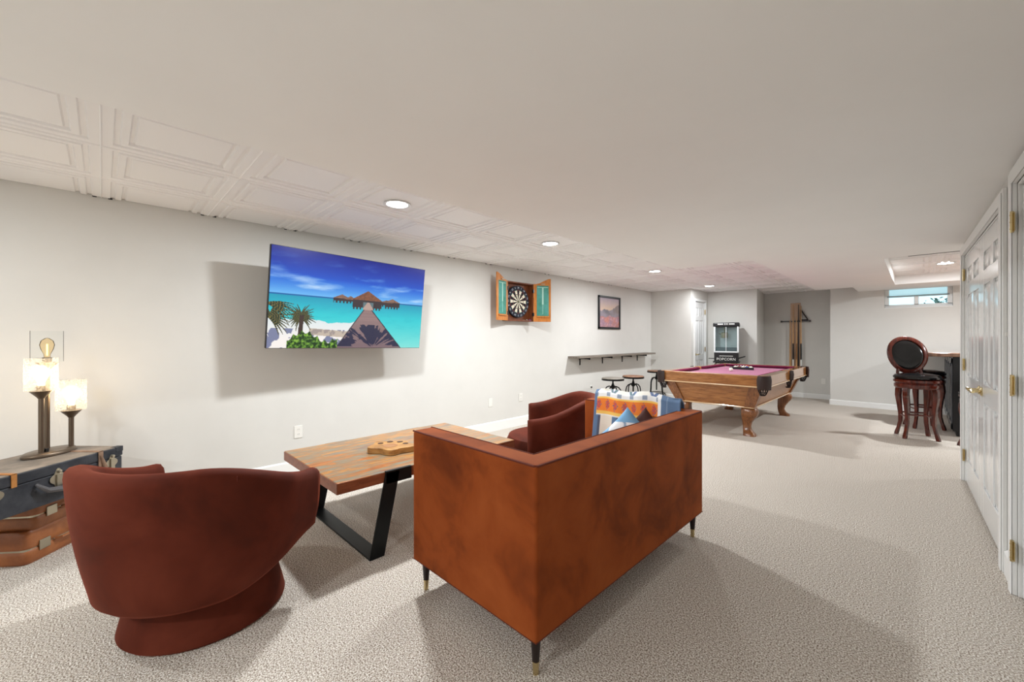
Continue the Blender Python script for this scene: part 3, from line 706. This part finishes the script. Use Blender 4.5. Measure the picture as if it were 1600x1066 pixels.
# ------------------------------------------------------------------ outlets
def outlet(loc, rz, label, blank=False):
    t = thing('wall_outlet', label, 'outlet', loc, rz, 'white wall plates')
    bx('plate', M_ivory, (.0, .006, -.036, .036, -.058, .058), t, bevel=.003)
    if not blank:
        for z in (-.022, .022):
            B().prism([(.014 * cos(2 * pi * k / 20), z + .015 * sin(2 * pi * k / 20)) for k in range(20)], .006, .008, 'x').build('receptacle', M_ivory, t)
            B().box(.008, .0085, -.007, -.005, z - .003, z + .006).box(.008, .0085, .005, .007, z - .003, z + .006).build('slots', M_slot, t)
    return t
outlet((XL, 1.29, .39), 0, 'white wall outlet to the left of the coffee table')
outlet((XL, 3.70, .395), 0, 'faint blank white wall plate left of the small pair near the dartboard', True)
outlet((XL, 4.29, .405), 0, 'white wall outlet under the dartboard cabinet')
o = outlet((XL, 6.08, .38), 0, 'white wall outlet with a black plug behind the stools')
bx('plug', M_blackp, (.008, .03, -.012, .012, .01, .034), o, bevel=.003)
outlet((-1.40, 10.55, .37), -pi / 2, 'cream wall outlet right of the pool table on the far wall')
t = thing('light_switch', 'white light switch between the closet casing and the next door', 'light switch', (CW @ Vector((0, .19, 1.28))), radians(180 + 1.42))
bx('plate', M_ivory, (0, .006, -.036, .036, -.058, .058), t, bevel=.003); bx('toggle', M_ivory, (.006, .018, -.005, .005, -.008, .012), t, bevel=.002)
# ------------------------------------------------------------------ suitcases
def rcase(b, lx, ly, z0, z1, r=.03, n=5):
    out = []
    for sx, sy, a0 in ((1, 1, 0), (-1, 1, 90), (-1, -1, 180), (1, -1, 270)):
        for k in range(n + 1):
            a = radians(a0 + 90 * k / n); out.append((sx * (lx / 2 - r) + r * cos(a), sy * (ly / 2 - r) + r * sin(a)))
    return b.loft([[(x * s, y * s, z) for x, y in out] for s, z in ((.965, z0), (.99, z0 + .008), (1, z0 + .02), (1, z1 - .02), (.99, z1 - .008), (.965, z1))])
M_tan = mat('tan_leather', (150, 88, 46), .4, var=((128, 70, 34), (166, 102, 58)), scale=6, bump=.08, bscale=50, coat=.15)
M_tan2 = mat('brown_leather', (138, 80, 44), .42, var=((112, 62, 32), (150, 92, 52)), scale=6, bump=.08, bscale=50)
fd = Vector((.80, -.60, 0))          # along the front, towards the frame's left
ang = math.atan2(fd.y, fd.x)
def soft_case(label, corner, z, h, m, lx, ly, rz, col_txt=False):
    c, s = cos(rz), sin(rz)
    # local +x along front, local -> front normal is +y ; corner is (+lx/2,+ly/2)
    loc = (corner[0] - (lx / 2 * c - ly / 2 * s), corner[1] - (lx / 2 * s + ly / 2 * c), z)
    t = thing('suitcase', label, 'suitcase', loc, rz, 'vintage suitcases in the stack')
    rcase(B(), lx, ly, 0, h * .42, .035).build('lower_shell', m, t, angle=50)
    rcase(B(), lx, ly, h * .44, h, .035).build('lid', m, t, angle=50)
    rcase(B(), lx - .012, ly - .012, h * .40, h * .46, .03).build('seam_band', M_chrome if h > .17 else M_leather, t, angle=50)
    for x in (-.28, .28):
        x *= lx
        l = B().box(x - .03, x + .03, ly / 2, ly / 2 + .006, h * .30, h * .60).build('latch', M_chrome, t, bevel=.002)
    B().tube([(-.07, ly / 2 + .004, h * .43), (-.06, ly / 2 + .028, h * .46), (.06, ly / 2 + .028, h * .46), (.07, ly / 2 + .004, h * .43)], .008, 8).build('handle', m, t)
    return t
soft_case('tan leather suitcase lying flat on the carpet, bottom of the stack', (-3.49, -.30), 0, .185, M_tan, .46, .36, radians(-40))
soft_case('worn tan leather suitcase in the middle of the stack of three', (-3.50, -.27), .185, .175, M_tan2, .45, .35, radians(-38))
# black trunk style case on top
M_nav = mat('scuffed_black_fibre', (44, 48, 56), .55, var=((30, 34, 42), (62, 64, 70)), scale=9, bump=.1, bscale=40)
M_navtop = mat('pale_fibre_top', (122, 112, 102), .6, var=((104, 96, 88), (142, 130, 118)), scale=7)  # lid top paler than the body
rz = math.atan2(-.735, .678); c, s = cos(rz), sin(rz); lx, ly = .72, .40
cor = (-3.62, .09)                     # far end of the front top edge = local (-lx/2, +ly/2)
loc = (cor[0] - (-lx / 2 * c - ly / 2 * s), cor[1] - (-lx / 2 * s + ly / 2 * c), .361)
BC = thing('suitcase', 'black hard suitcase with metal locks on top of the stack, under the lamp', 'suitcase', loc, rz, 'vintage suitcases in the stack')
HB = .21
bx('body', M_nav, (-lx / 2, lx / 2, -ly / 2, ly / 2, 0, .15), BC, bevel=.006)
bx('lid', M_nav, (-lx / 2 - .003, lx / 2 + .003, -ly / 2 - .003, ly / 2 + .003, .152, HB - .002), BC, bevel=.006)
bx('lid_top', M_navtop, (-lx / 2 + .004, lx / 2 - .004, -ly / 2 + .004, ly / 2 - .004, HB - .004, HB), BC, bevel=.002)
def lock(x, big=1):
    out = []
    for k in range(40):
        a = 2 * pi * k / 40; r = (.042 + .008 * cos(4 * a)) * big; out.append((x + r * cos(a) * .72, .125 + r * sin(a)))
    o = B().prism(out, ly / 2 + .003, ly / 2 + .007, 'y').build('lock', M_chrome, BC, bevel=.001, seg=1)
    B().box(x - .012, x + .012, ly / 2 + .007, ly / 2 + .014, .085, .15).lathe([(.001, 0), (.010, 0), (.008, .012), (.001, .014)], 12, TR(x, ly / 2 + .007, .165) @ RX(-pi / 2)).build('hasp', M_chrome, o)
lock(-.29); lock(.0, 1.15); lock(.27)
B().tube([(-.10, ly / 2 + .004, .125), (-.10, ly / 2 + .022, .115), (-.07, ly / 2 + .034, .085), (0, ly / 2 + .036, .072), (.07, ly / 2 + .034, .085), (.10, ly / 2 + .022, .115), (.10, ly / 2 + .004, .125)], [.007, .010, .014, .015, .014, .010, .007], 10).build('handle', mat('worn_grey_leather', (84, 82, 84), .4), BC)
M_strap = mat('tan_strap', (176, 116, 56), .6, var=((150, 94, 44), (190, 130, 66)), scale=10)
M_strapold = mat('worn_strap', (134, 104, 84), .7, var=((110, 84, 66), (160, 130, 108)), scale=10)
B().box(.185, .207, -ly / 2 + .02, ly / 2 + .008, HB, HB + .004).box(.185, .207, ly / 2 + .004, ly / 2 + .008, .145, HB + .004).build('strap', M_strap, BC)
b = B().box(-.235, -.21, -ly / 2 + .02, ly / 2 + .010, HB, HB + .004).box(-.235, -.21, ly / 2 + .005, ly / 2 + .010, -.005, HB + .004)
b.tube([(-.22, ly / 2 + .01, .19), (-.245, ly / 2 + .02, .1), (-.265, ly / 2 + .02, .03), (-.30, ly / 2 + .02, .0)], [.006, .01, .01, .006], 8)
b.build('strap', M_strapold, BC)
for x in (-1, 1):
    for z in (0, HB - .03): B().box(min(x * lx / 2, x * (lx / 2 - .04)) - .004, max(x * lx / 2, x * (lx / 2 - .04)) + .004, ly / 2 - .036, ly / 2 + .005, z - .001, z + .032).build('corner_guard', M_nav, BC, bevel=.004)
# ------------------------------------------------------------------ lamp
lz = .361 + HB
LP = thing('table_lamp', 'bronze table lamp with three glass cylinder shades on the black suitcase', 'lamp', (-3.66, -.235, lz), radians(-42))
B().loft([[(.135 * sc * cos(2 * pi * k / 48) - .02, .085 * sc * sin(2 * pi * k / 48), z) for k in range(48)] for sc, z in ((.95, 0), (1, .004), (1, .014), (.96, .02), (.9, .024), (.05, .026))]).build('base', M_bronze, LP)
bx('dimmer', M_blackp, (.018, .034, .02, .036, .024, .044), LP, bevel=.002)
def arm(x, y, zg, lit, H=.19, r=.068):
    # zg = underside of the glass above the suitcase
    B().tube([(x, y, .02), (x, y, zg - .02)], .0125, 14).lathe([(.014, zg - .045), (.02, zg - .035), (.045, zg - .006), (.05, zg), (.001, zg)], 28, TR(x, y, 0)).build('post', M_bronze, LP)
    B().tube([(x, y, zg), (x, y, zg + .03)], .02, 16).build('socket', M_bronze, LP)
    q = B().lathe([(r, zg + .002), (r, zg + H)], 48, TR(x, y, 0), cap=False)
    q.build('glass_shade', M_seeded if lit else M_glass, LP)
    bu = B().lathe([(.013, zg + .03), (.015, zg + .05), (.027, zg + .08), (.032, zg + .105), (.026, zg + .13), (.01, zg + .145), (.001, zg + .147)], 24, TR(x, y, 0)).build('bulb', M_bulb if lit else glassmat('amber_bulb', (1, .9, .72), mix=.1), LP)
    if lit:
        l = bpy.data.lights.new('bulb_light', 'POINT'); l.energy = LAMP_W; l.color = (1, .73, .46); l.shadow_soft_size = .045
        o = bpy.data.objects.new('bulb_light', l); C.objects.link(o); o.location = (x, y, zg + .10); o.parent = LP
        bu.visible_shadow = True
    else:
        B().tube([(x, y, zg + .04), (x, y, zg + .11)], .004, 8).build('filament', mat('filament', (255, 230, 180), .4, emit=(255, 214, 140), es=2), LP)
arm(.045, .02, .385, True); arm(-.055, -.05, .545, False); arm(-.115, .03, .245, True)
# ------------------------------------------------------------------ pool table
PX0, PX1, PY0, PY1 = -2.65, -1.30, 5.65, 8.15
pcx, pcy = (PX0 + PX1) / 2, (PY0 + PY1) / 2; hx, hy = (PX1 - PX0) / 2, (PY1 - PY0) / 2
PT = thing('pool_table', 'oak pool table with mauve felt, leather net pockets and curved legs', 'pool table', (pcx, pcy, 0))
ZR = .80; g = .085
for s in (-1, 1):
    b = B().box(-hx + g, hx - g, min(s * hy, s * (hy - .11)), max(s * hy, s * (hy - .11)), ZR - .13, ZR)
    b.build('end_rail', M_oakx, PT, bevel=.008, seg=3)
    for (a, c) in ((-hy + g, -.06), (.06, hy - g)):
        B().box(min(s * hx, s * (hx - .11)), max(s * hx, s * (hx - .11)), a, c, ZR - .13, ZR).build('side_rail', M_oaky, PT, bevel=.008, seg=3)
b = B()
def cush(x0, x1, y0, y1, ax, s):
    if ax == 'y': b.loft([[(x0 + (0), y0, ZR - .045), (x0, y0, ZR - .002), (x0 + .05, y0 + s * .05, ZR - .012), (x0 + .05, y0 + s * .05, ZR - .03)], [(x1, y0, ZR - .045), (x1, y0, ZR - .002), (x1 - .05, y0 + s * .05, ZR - .012), (x1 - .05, y0 + s * .05, ZR - .03)]])
    else: b.loft([[(x0, y0, ZR - .045), (x0, y0, ZR - .002), (x0 + s * .05, y0 + .05, ZR - .012), (x0 + s * .05, y0 + .05, ZR - .03)], [(x0, y1, ZR - .045), (x0, y1, ZR - .002), (x0 + s * .05, y1 - .05, ZR - .012), (x0 + s * .05, y1 - .05, ZR - .03)]])
for s in (-1, 1):
    cush(-hx + .15, hx - .15, s * (hy - .112), 0, 'y', -s)
    for a, c in ((-hy + .15, -.07), (.07, hy - .15)): cush(s * (hx - .112), 0, a, c, 'x', -s)
b.build('cushion', M_cush, PT)
bx('bed', M_felt, (-hx + .10, hx - .10, -hy + .10, hy - .10, ZR - .075, ZR - .045), PT)
def frustum(zt, zb, it, ib): return B().loft([[(-hx + it, -hy + it, zt), (hx - it, -hy + it, zt), (hx - it, hy - it, zt), (-hx + it, hy - it, zt)], [(-hx + ib, -hy + ib, zb), (hx - ib, -hy + ib, zb), (hx - ib, hy - ib, zb), (-hx + ib, hy - ib, zb)]])
frustum(.665, .37, .075, .20).build('cabinet', M_oakx, PT)
M_mold = mat('highlight_moulding', (226, 190, 146), .15, coat=.8)  # pale colour paints in the highlight along the mouldings
b = B()
for zt, it, w_ in ((.664, -.002, .011), (.375, .185, .012)):
    P_ = [(-hx + it, -hy + it, zt), (hx - it, -hy + it, zt), (hx - it, hy - it, zt), (-hx + it, hy - it, zt)]
    b.tube([P_[0], P_[1]], w_ * .8, 8).tube([P_[1], P_[2]], w_ * .8, 8).tube([P_[2], P_[3]], w_ * .8, 8).tube([P_[3], P_[0]], w_ * .8, 8)
b.build('moulding', M_mold, PT)
# corner posts of the cabinet
for sx in (-1, 1):
    for sy in (-1, 1):
        def cr(z, ins, h): return [(sx * (hx - ins) + dx, sy * (hy - ins) + dy, z) for dx, dy in ((-h, -h), (h, -h), (h, h), (-h, h))]
        B().loft([cr(.66, .13, .075), cr(.375, .235, .06)]).build('corner_post', M_oakz, PT, bevel=.006)
        secs = []
        for z, off, h in ((.375, .0, .085), (.35, .012, .098), (.31, .022, .105), (.27, .016, .10), (.22, -.004, .078), (.16, -.022, .058), (.11, -.026, .05), (.07, -.016, .055), (.045, .0, .066), (.03, .012, .074), (.0, .018, .078)):
            cx, cy = sx * (hx - .27 + off), sy * (hy - .29 + off); n = 24; sec = []
            for k in range(n):
                a = 2 * pi * k / n; ca, sa = cos(a), sin(a); q = h * (abs(ca) ** 4 + abs(sa) ** 4) ** -.25
                sec.append((cx + q * ca * .92, cy + q * sa * .8, z))
            secs.append(sec)
        l = B().loft(secs).build('leg', M_oakz, PT, angle=60)
# pockets
def pocket(x, y, ax, ay, corner):
    """x,y position on the rail, (ax,ay) outward direction"""
    a = math.atan2(ay, ax); Q = TR(x, y, 0) @ RZ(a)       # local +x points outward
    b = B(); wd = .085 if corner else .058
    n = 14; secs = []
    sp = radians(72 if corner else 60)
    for k in range(n + 1):
        ph = -sp + 2 * sp * k / n; f = cos(ph)
        drop = (.15 if corner else .11) + .02 * abs(sin(k * 1.9))
        ro, ri = wd, wd - .014
        secs.append([(ri * cos(ph), ri * sin(ph), ZR + .004), (ro * cos(ph) + .004, ro * sin(ph), ZR + .002), ((ro + .012) * cos(ph), (ro + .012) * sin(ph), ZR - .05), ((ro + .006) * cos(ph), (ro + .006) * sin(ph), ZR - drop), (ri * cos(ph), ri * sin(ph), ZR - drop)])
    b.loft(secs, M=Q); p = b.build('pocket', M_leather, PT, angle=60)
    # net of cord
    b = B(); R1 = wd - .02; zt, zb = ZR - .12, ZR - .235
    for k in range(12):
        for sgn in (-1, 1):
            pts = []
            for j in range(7):
                f = j / 6; r = R1 * (1 - .55 * f ** 1.6); ph = 2 * pi * k / 12 + sgn * f * .9; pts.append((r * cos(ph) * .9 + .01, r * sin(ph), zt + (zb - zt) * f))
            b.tube(pts, .0034, 5, Q)
    b.ball((0.01, 0, zb + .012), .034, 8, (1, 1, .7)) if False else None
    b.lathe([(.001, zb - .012), (.028, zb - .008), (.034, zb + .006), (.001, zb + .012)], 14, Q)
    b.build('net', M_net, p)
dg_ = 1 / sqrt(2)
for sx in (-1, 1):
    for sy in (-1, 1): pocket(sx * (hx - .055), sy * (hy - .055), sx * dg_, sy * dg_, True)
    pocket(sx * (hx - .02), 0, sx, 0, False)
# hole discs + small dark rubbing strips are part of the bed
for sx in (-1, 1):
    for sy in (-1, 1): B().lathe([(.001, ZR - .0448), (.055, ZR - .0448), (.055, ZR - .044), (.001, ZR - .044)], 24, TR(sx * (hx - .12), sy * (hy - .12), 0)).build('pocket_opening', M_slot, PT)
bz = ZR - .045
def pball(loc, col, label, stripe=False, r=.0286):
    t = B().ball((0, 0, 0), r, 16).build('billiard_ball', mat('ball_ivory', (238, 234, 220), .1, coat=1) if (stripe or col is None) else mat('ball_colour', col, .1, coat=1))
    t.location = (*loc, bz + r); tag(t, label, 'billiard ball', 'billiard balls on the table')
    if stripe:
        pr = [(sqrt(max(0, (r + .0004) ** 2 - z * z)), z) for z in np.linspace(-.014, .014, 7)]
        B().lathe([(a_, z_) for a_, z_ in pr], 32, RX(random.uniform(.3, 1.2)), cap=False).build('stripe', mat('stripe_colour', col, .1, coat=1), t)
    return t
pball((-2.045, 6.82), None, 'white cue ball alone on the near half of the felt')
cols_ = [((232, 186, 60), 'yellow'), ((50, 70, 150), 'blue'), ((196, 50, 44), 'red'), ((96, 56, 120), 'purple'), ((226, 120, 50), 'orange'), ((40, 110, 70), 'green'), ((128, 40, 46), 'maroon')]
rack_c = (-2.03, 7.45)
order = [0, 8, 2, 10, 7, 4, 12, 3, 9, 5, 13, 6, 11, 1, 14]
i = 0; d = .0574
rk = B()
for row in range(5):
    for k in range(row + 1):
        x = rack_c[0] + (k - row / 2) * d; y = rack_c[1] + .12 - row * d * .866
        idx = order[i]; i += 1
        pos = 'row %d' % (row + 1)
        if idx == 7: pball((x, y), (22, 22, 24), 'solid black billiard ball in the middle of the racked balls')
        elif idx < 7: pball((x, y), cols_[idx][0], 'solid %s billiard ball racked in the black triangle' % cols_[idx][1])
        else: pball((x, y), cols_[idx - 8][0], 'white billiard ball with a %s stripe racked in the black triangle' % cols_[idx - 8][1], True)
tri = []
A = [(0, .12 + .068), (-.168, -.155), (.168, -.155)]
t = thing('ball_rack', 'black triangular ball rack around the balls on the pool table', 'ball rack', (rack_c[0], rack_c[1], bz))
def triang(sc): return [(x * sc, (y + .04) * sc - .04 , ) for x, y in A]
o_, i_ = triang(1.06), triang(.97); b = B()
for k in range(3):
    k2 = (k + 1) % 3
    b.loft([[(*o_[k], .002), (*o_[k2], .002), (*i_[k2], .002), (*i_[k], .002)], [(*o_[k], .04), (*o_[k2], .04), (*i_[k2], .04), (*i_[k], .04)]])
b.build('frame', M_blackp, t, bevel=.003)
# ------------------------------------------------------------------ cue rack
YW = 10.55
t = thing('cue_rack', 'wall cue rack with a pale wood back panel and dark crossbar', 'cue rack', (-1.88, YW, 0))
bx('back_panel', wood('pale_maple', ((196, 160, 132), (214, 182, 154)), 3, (8, 8, 1), .4), (-.09, .09, -.02, -.001, .55, 2.02), t, bevel=.003)
B().box(-.235, .245, -.075, -.02, 1.615, 1.64).lathe([(.001, 0), (.02, 0), (.02, .03), (.001, .03)], 12, TR(-.265, -.05, 1.628) @ RY(pi / 2)).lathe([(.001, 0), (.02, 0), (.02, .03), (.001, .03)], 12, TR(.245, -.05, 1.628) @ RY(pi / 2)).build('crossbar', M_legwood, t)
bx('base_shelf', M_legwood, (-.17, .17, -.11, -.02, .50, .53), t, bevel=.003)
def cue(x, label, shaft, butt, wrap, h):
    t = thing('pool_cue', label, 'pool cue', (-1.88 + x, YW - .092, .531), 0, 'cues in the wall rack')
    B().tube([(0, 0, .62), (0, 0, h)], [.0125, .0065], 12).build('shaft', shaft, t)
    B().tube([(0, 0, 0), (0, 0, .28)], [.015, .0145], 12).build('butt', butt, t)
    B().tube([(0, 0, .28), (0, 0, .62)], [.0145, .0125], 12).build('wrap', wrap, t)
Msh = mat('cue_maple', (206, 160, 110), .25, coat=.4); Mwt = mat('cue_white', (226, 226, 222), .25, coat=.4)
cue(-.085, 'all maple pool cue at the left of the wall rack', Msh, Msh, Msh, 1.12)
cue(-.03, 'maple pool cue with black grip and white butt left of the dark cue', Msh, Mwt, M_blackp, 1.45)
cue(.03, 'maple pool cue with a plain wooden grip left of the dark cue', Msh, Msh, mat('cue_brown', (150, 104, 60), .3), 1.2)
cue(.065, 'all black pool cue in the wall rack', M_blackp, M_blackp, M_blackp, 1.45)
cue(.11, 'maple pool cue with black grip and white butt right of the dark cue', Msh, Mwt, M_blackp, 1.42)
tb = B()
for a_, c_ in (((0, .0), (.0, .22)), ((.0, .22), (.12, .0)), ((.12, 0), (0, 0))): tb.tube([(a_[0], 0, a_[1]), (c_[0], 0, c_[1])], .012, 8)
o = tb.build('ball_triangle', M_legwood); o.location = (-1.78, YW - .05, 1.652); tag(o, 'dark wooden triangle standing on the cue rack crossbar', 'ball rack')
# ------------------------------------------------------------------ popcorn machine
PM = thing('popcorn_machine', 'black popcorn machine on a cart with spoked wheels in the alcove', 'popcorn machine', (-2.76, 8.93, 0), radians(14))
w2, d2 = .205, .17
bx('canopy', M_blackp, (-w2 - .03, w2 + .03, -d2 - .02, d2 + .02, 1.49, 1.575), PM, bevel=.02, seg=3)
b = B().box(-.15, -.05, -d2 - .024, -d2 - .019, 1.535, 1.555).box(.05, .15, -d2 - .024, -d2 - .019, 1.535, 1.555).box(-.025, -.01, -d2 - .024, -d2 - .019, 1.53, 1.56).box(.01, .025, -d2 - .024, -d2 - .019, 1.53, 1.56); b.build('canopy_lettering', Mwt, PM)
b = B()
for sx in (-1, 1):
    for sy in (-1, 1): b.box(sx * w2 - .012, sx * w2 + .012, sy * d2 - .012, sy * d2 + .012, .98, 1.50)
b.box(-w2, w2, -d2 - .012, -d2 + .012, .98, 1.005).box(-w2, w2, d2 - .012, d2 + .012, .98, 1.005).box(-w2, w2, -d2, d2, .975, .985).box(-.004, .004, -d2 - .006, -d2 + .002, 1.0, 1.49)
b.build('frame', mat('white_enamel', (232, 236, 238), .3), PM)
B().box(-w2, w2, -d2 - .003, -d2, 1.0, 1.49).box(-w2 - .003, -w2, -d2, d2, 1.0, 1.49).box(w2, w2 + .003, -d2, d2, 1.0, 1.49).build('glass_panel', glassmat('machine_glass', (.92, .97, .97), mix=.12), PM)
B().box(-w2, w2, d2 - .006, d2, 1.0, 1.49).build('back_panel', mat('brushed_steel', (196, 202, 204), .35, metal=.2), PM)
B().lathe([(.001, 1.27), (.06, 1.27), (.065, 1.28), (.065, 1.37), (.05, 1.385), (.001, 1.385)], 24, TR(-.04, 0, 0)).tube([(-.04, 0, 1.38), (-.04, 0, 1.5)], .01, 8).tube([(-.04, 0, 1.33), (-.14, -.03, 1.36)], .008, 8).build('kettle', M_chrome, PM)
bx('tray', mat('tray_steel', (110, 120, 124), .4, metal=.6), (-w2 + .02, w2 - .02, -d2 + .02, d2 - .02, 1.0, 1.08), PM)
bx('machine_base', M_blackp, (-w2 - .008, w2 + .008, -d2 - .01, d2 + .01, .80, .978), PM, bevel=.008)
b = B(); FR = Matrix(((1, 0, 0, 0), (0, 0, -1, -d2 - .0125), (0, 1, 0, .845), (0, 0, 0, 1)))
text_into(b, 'POPCORN', .075, FR, .002, width=.33)
b.box(-.12, .12, -d2 - .014, -d2 - .010, .905, .915)
b.build('lettering', Mwt, PM)
bx('cart_body', M_blackp, (-w2 + .01, w2 - .01, -d2, d2, .22, .80), PM, bevel=.006)
bx('cart_shelf', M_blackp, (-w2 - .03, w2 + .03, -d2 - .02, d2 + .02, .775, .80), PM, bevel=.004)
B().tube([(w2, -.1, .86), (w2 + .12, -.1, .90), (w2 + .12, .1, .90), (w2, .1, .86)], .009, 8).build('push_handle', M_blackp, PM)
def cart_wheel(x, r, z):
    b = B(); Q = TR(x, 0, z) @ RY(pi / 2)
    b.tube([(r * cos(2 * pi * k / 36), r * sin(2 * pi * k / 36), 0) for k in range(36)], .010, 8, Q, closed=True)
    for k in range(10): a_ = 2 * pi * k / 10; b.tube([(0, 0, 0), (r * cos(a_), r * sin(a_), 0)], .005, 6, Q)
    b.lathe([(.001, -.02), (.025, -.02), (.025, .02), (.001, .02)], 14, Q)
    b.build('wheel', M_blackp, PM)
cart_wheel(-w2 - .05, .23, .24); cart_wheel(w2 + .03, .23, .24)
for sx in (-1, 1): B().tube([(sx * .15, -d2 + .03, 0.0), (sx * .15, -d2 + .03, .24)], .014, 8).build('leg', M_blackp, PM)
# side shelf with scoop and paper bags on its left
B().box(-w2 - .12, -w2 - .01, -.1, .1, .845, .855).build('side_shelf', M_blackp, PM)
# ------------------------------------------------------------------ bar
BR = thing('bar_counter', 'dark panelled home bar with a wooden counter top beside the closet', 'bar', (.31, 8.7, 0))
b = B().box(0, .5, -.95, 1.05, .06, 1.03).box(.03, .5, -.93, 1.05, 0, .06)
b.build('cabinet', mat('black_stain', (28, 28, 32), .3), BR, bevel=.004)
b = B()
for k in range(4):
    y0 = -.93 + k * .49
    for q in ((y0, y0 + .06, .08, 1.0), (y0 + .41, y0 + .47, .08, 1.0), (y0, y0 + .47, .08, .16), (y0, y0 + .47, .93, 1.0)): b.box(-.014, .001, *q)
    b.box(-.008, .001, y0 + .10, y0 + .37, .2, .89)
b.build('panel_moulding', mat('slate_stain', (74, 78, 86), .25, coat=.4), BR, bevel=.003, seg=1)
M_top = mat('bar_top', (150, 106, 80), .12, var=((120, 78, 56), (168, 126, 98)), scale=3, stretch=(8, 1, 1), coat=1)
B().prism([(-.28, -1.1), (.7, -1.1), (.7, 1.08), (-.20, 1.08), (-.26, .9)], 1.025, 1.075).build('counter_top', M_top, BR, bevel=.01, seg=3)
# ------------------------------------------------------------------ bar stools
def cab_leg(x, y, a, zt=.66):
    pts = []; ca, sa = cos(a), sin(a)
    for r, z in ((.0, zt), (.018, zt - .06), (.022, zt - .14), (.010, zt - .26), (-.002, zt - .38), (.0, zt - .48), (.018, .10), (.038, .03), (.044, 0)): pts.append((x + r * ca, y + r * sa, z))
    b = B(); secs = []
    hs = [.026, .027, .026, .021, .018, .017, .016, .019, .018]
    for (px, py, pz), h in zip(pts, hs):
        secs.append([(px + h * (ux * ca - uy * sa), py + h * (ux * sa + uy * ca), pz) for ux, uy in ((-1, -1), (1, -1), (1, 1), (-1, 1))])
    return b.loft(secs)
def bar_stool(label, loc, rz, back_rot):
    t = thing('bar_stool', label, 'bar stool', loc, rz, 'cherry wood bar stools')
    for k in range(4):
        a = pi / 4 + k * pi / 2; cab_leg(.175 * cos(a), .175 * sin(a), a).build('leg', M_cherry, t, bevel=.004, seg=2, angle=50)
    B().lathe([(.001, .63), (.205, .63), (.215, .645), (.215, .68), (.205, .69), (.21, .70), (.222, .71), (.222, .735), (.21, .742), (.001, .742)], 48).build('seat_ring', M_cherry, t)
    B().lathe([(.001, .74), (.20, .74), (.222, .755), (.225, .775), (.205, .80), (.13, .815), (.001, .82)], 48).build('seat_cushion', M_bleather, t)
    R = .19
    for k in range(4):
        a = pi / 4 + k * pi / 2; a2 = a + pi / 2
        for z in ((.27,) if k % 2 else (.30, )): B().tube([(.18 * cos(a), .18 * sin(a), z), (.18 * cos(a2), .18 * sin(a2), z)], .011, 8).build('stretcher', M_cherry, t)
    # back: local frame, back centre at distance .2 from the axis
    Q = RZ(back_rot) @ TR(0, .19, 0)      # +y is the back of the seat
    n = 40; A_, Bz, zc = .19, .215, 1.045
    def ov(k, s=0): a = 2 * pi * k / n; kk = 1 + .10 * sin(a) * (1 if sin(a) > 0 else .6); return ((A_ + s) * cos(a) * (1 + .06 * sin(a)), .05 * (sin(a) + .3) + .0 - .02 * cos(a) ** 2, zc + (Bz + s) * sin(a))
    b = B(); secs = []
    for k in range(n):
        p0 = Vector(ov(k, 0)); c0 = Vector((0, p0.y, zc)); dr = (p0 - c0).normalized()
        secs.append([p0 + dr * .024 + Vector((0, .012, 0)), p0 + dr * .03, p0 + dr * .024 - Vector((0, .012, 0)), p0 - dr * .018 - Vector((0, .018, 0)), p0 - dr * .026, p0 - dr * .018 + Vector((0, .018, 0))])
    b.loft(secs, closed=True, M=Q)
    # carved crest
    b.build('back_frame', M_cherry, t, angle=60)
    b = B()
    for s in (-1, 1): b.tube([(s * .13, -.045, .74), (s * .125, -.045, .80), (s * .115, -.03, .86), (s * .10, -.02, .90)], [.02, .018, .018, .02], 8, Q)
    b.build('back_post', M_cherry, t)
    def pad(u, v, s):
        a = 2 * pi * u; r = v; x = (A_ - .02) * r * cos(a); zz = zc + (Bz - .02) * r * sin(a)
        y0 = .05 * (r * sin(a) + .3) - .02 * (r * cos(a)) ** 2
        return (x, y0 + s * (.028 * sqrt(max(0, 1 - r ** 4)) + .004), zz)
    B().grid(lambda u, v: pad(u, v, -1), 40, 10, Q).grid(lambda u, v: pad(u, v, 1), 40, 10, Q).build('back_pad', M_bleather, t, angle=80)
    return t
bar_stool('cherry wood bar stool with round black leather back, nearest and left of the bar', (-.02, 7.31, 0), radians(16), radians(12))
bar_stool('cherry wood bar stool with black seat, behind the nearest one at the bar', (.05, 8.22, 0), radians(20), radians(25))
s3 = bar_stool('cherry wood bar stool mostly hidden behind the closet door casing', (.54, 7.12, 0), radians(45), radians(-120))
s3.scale = (.95, .95, .82)
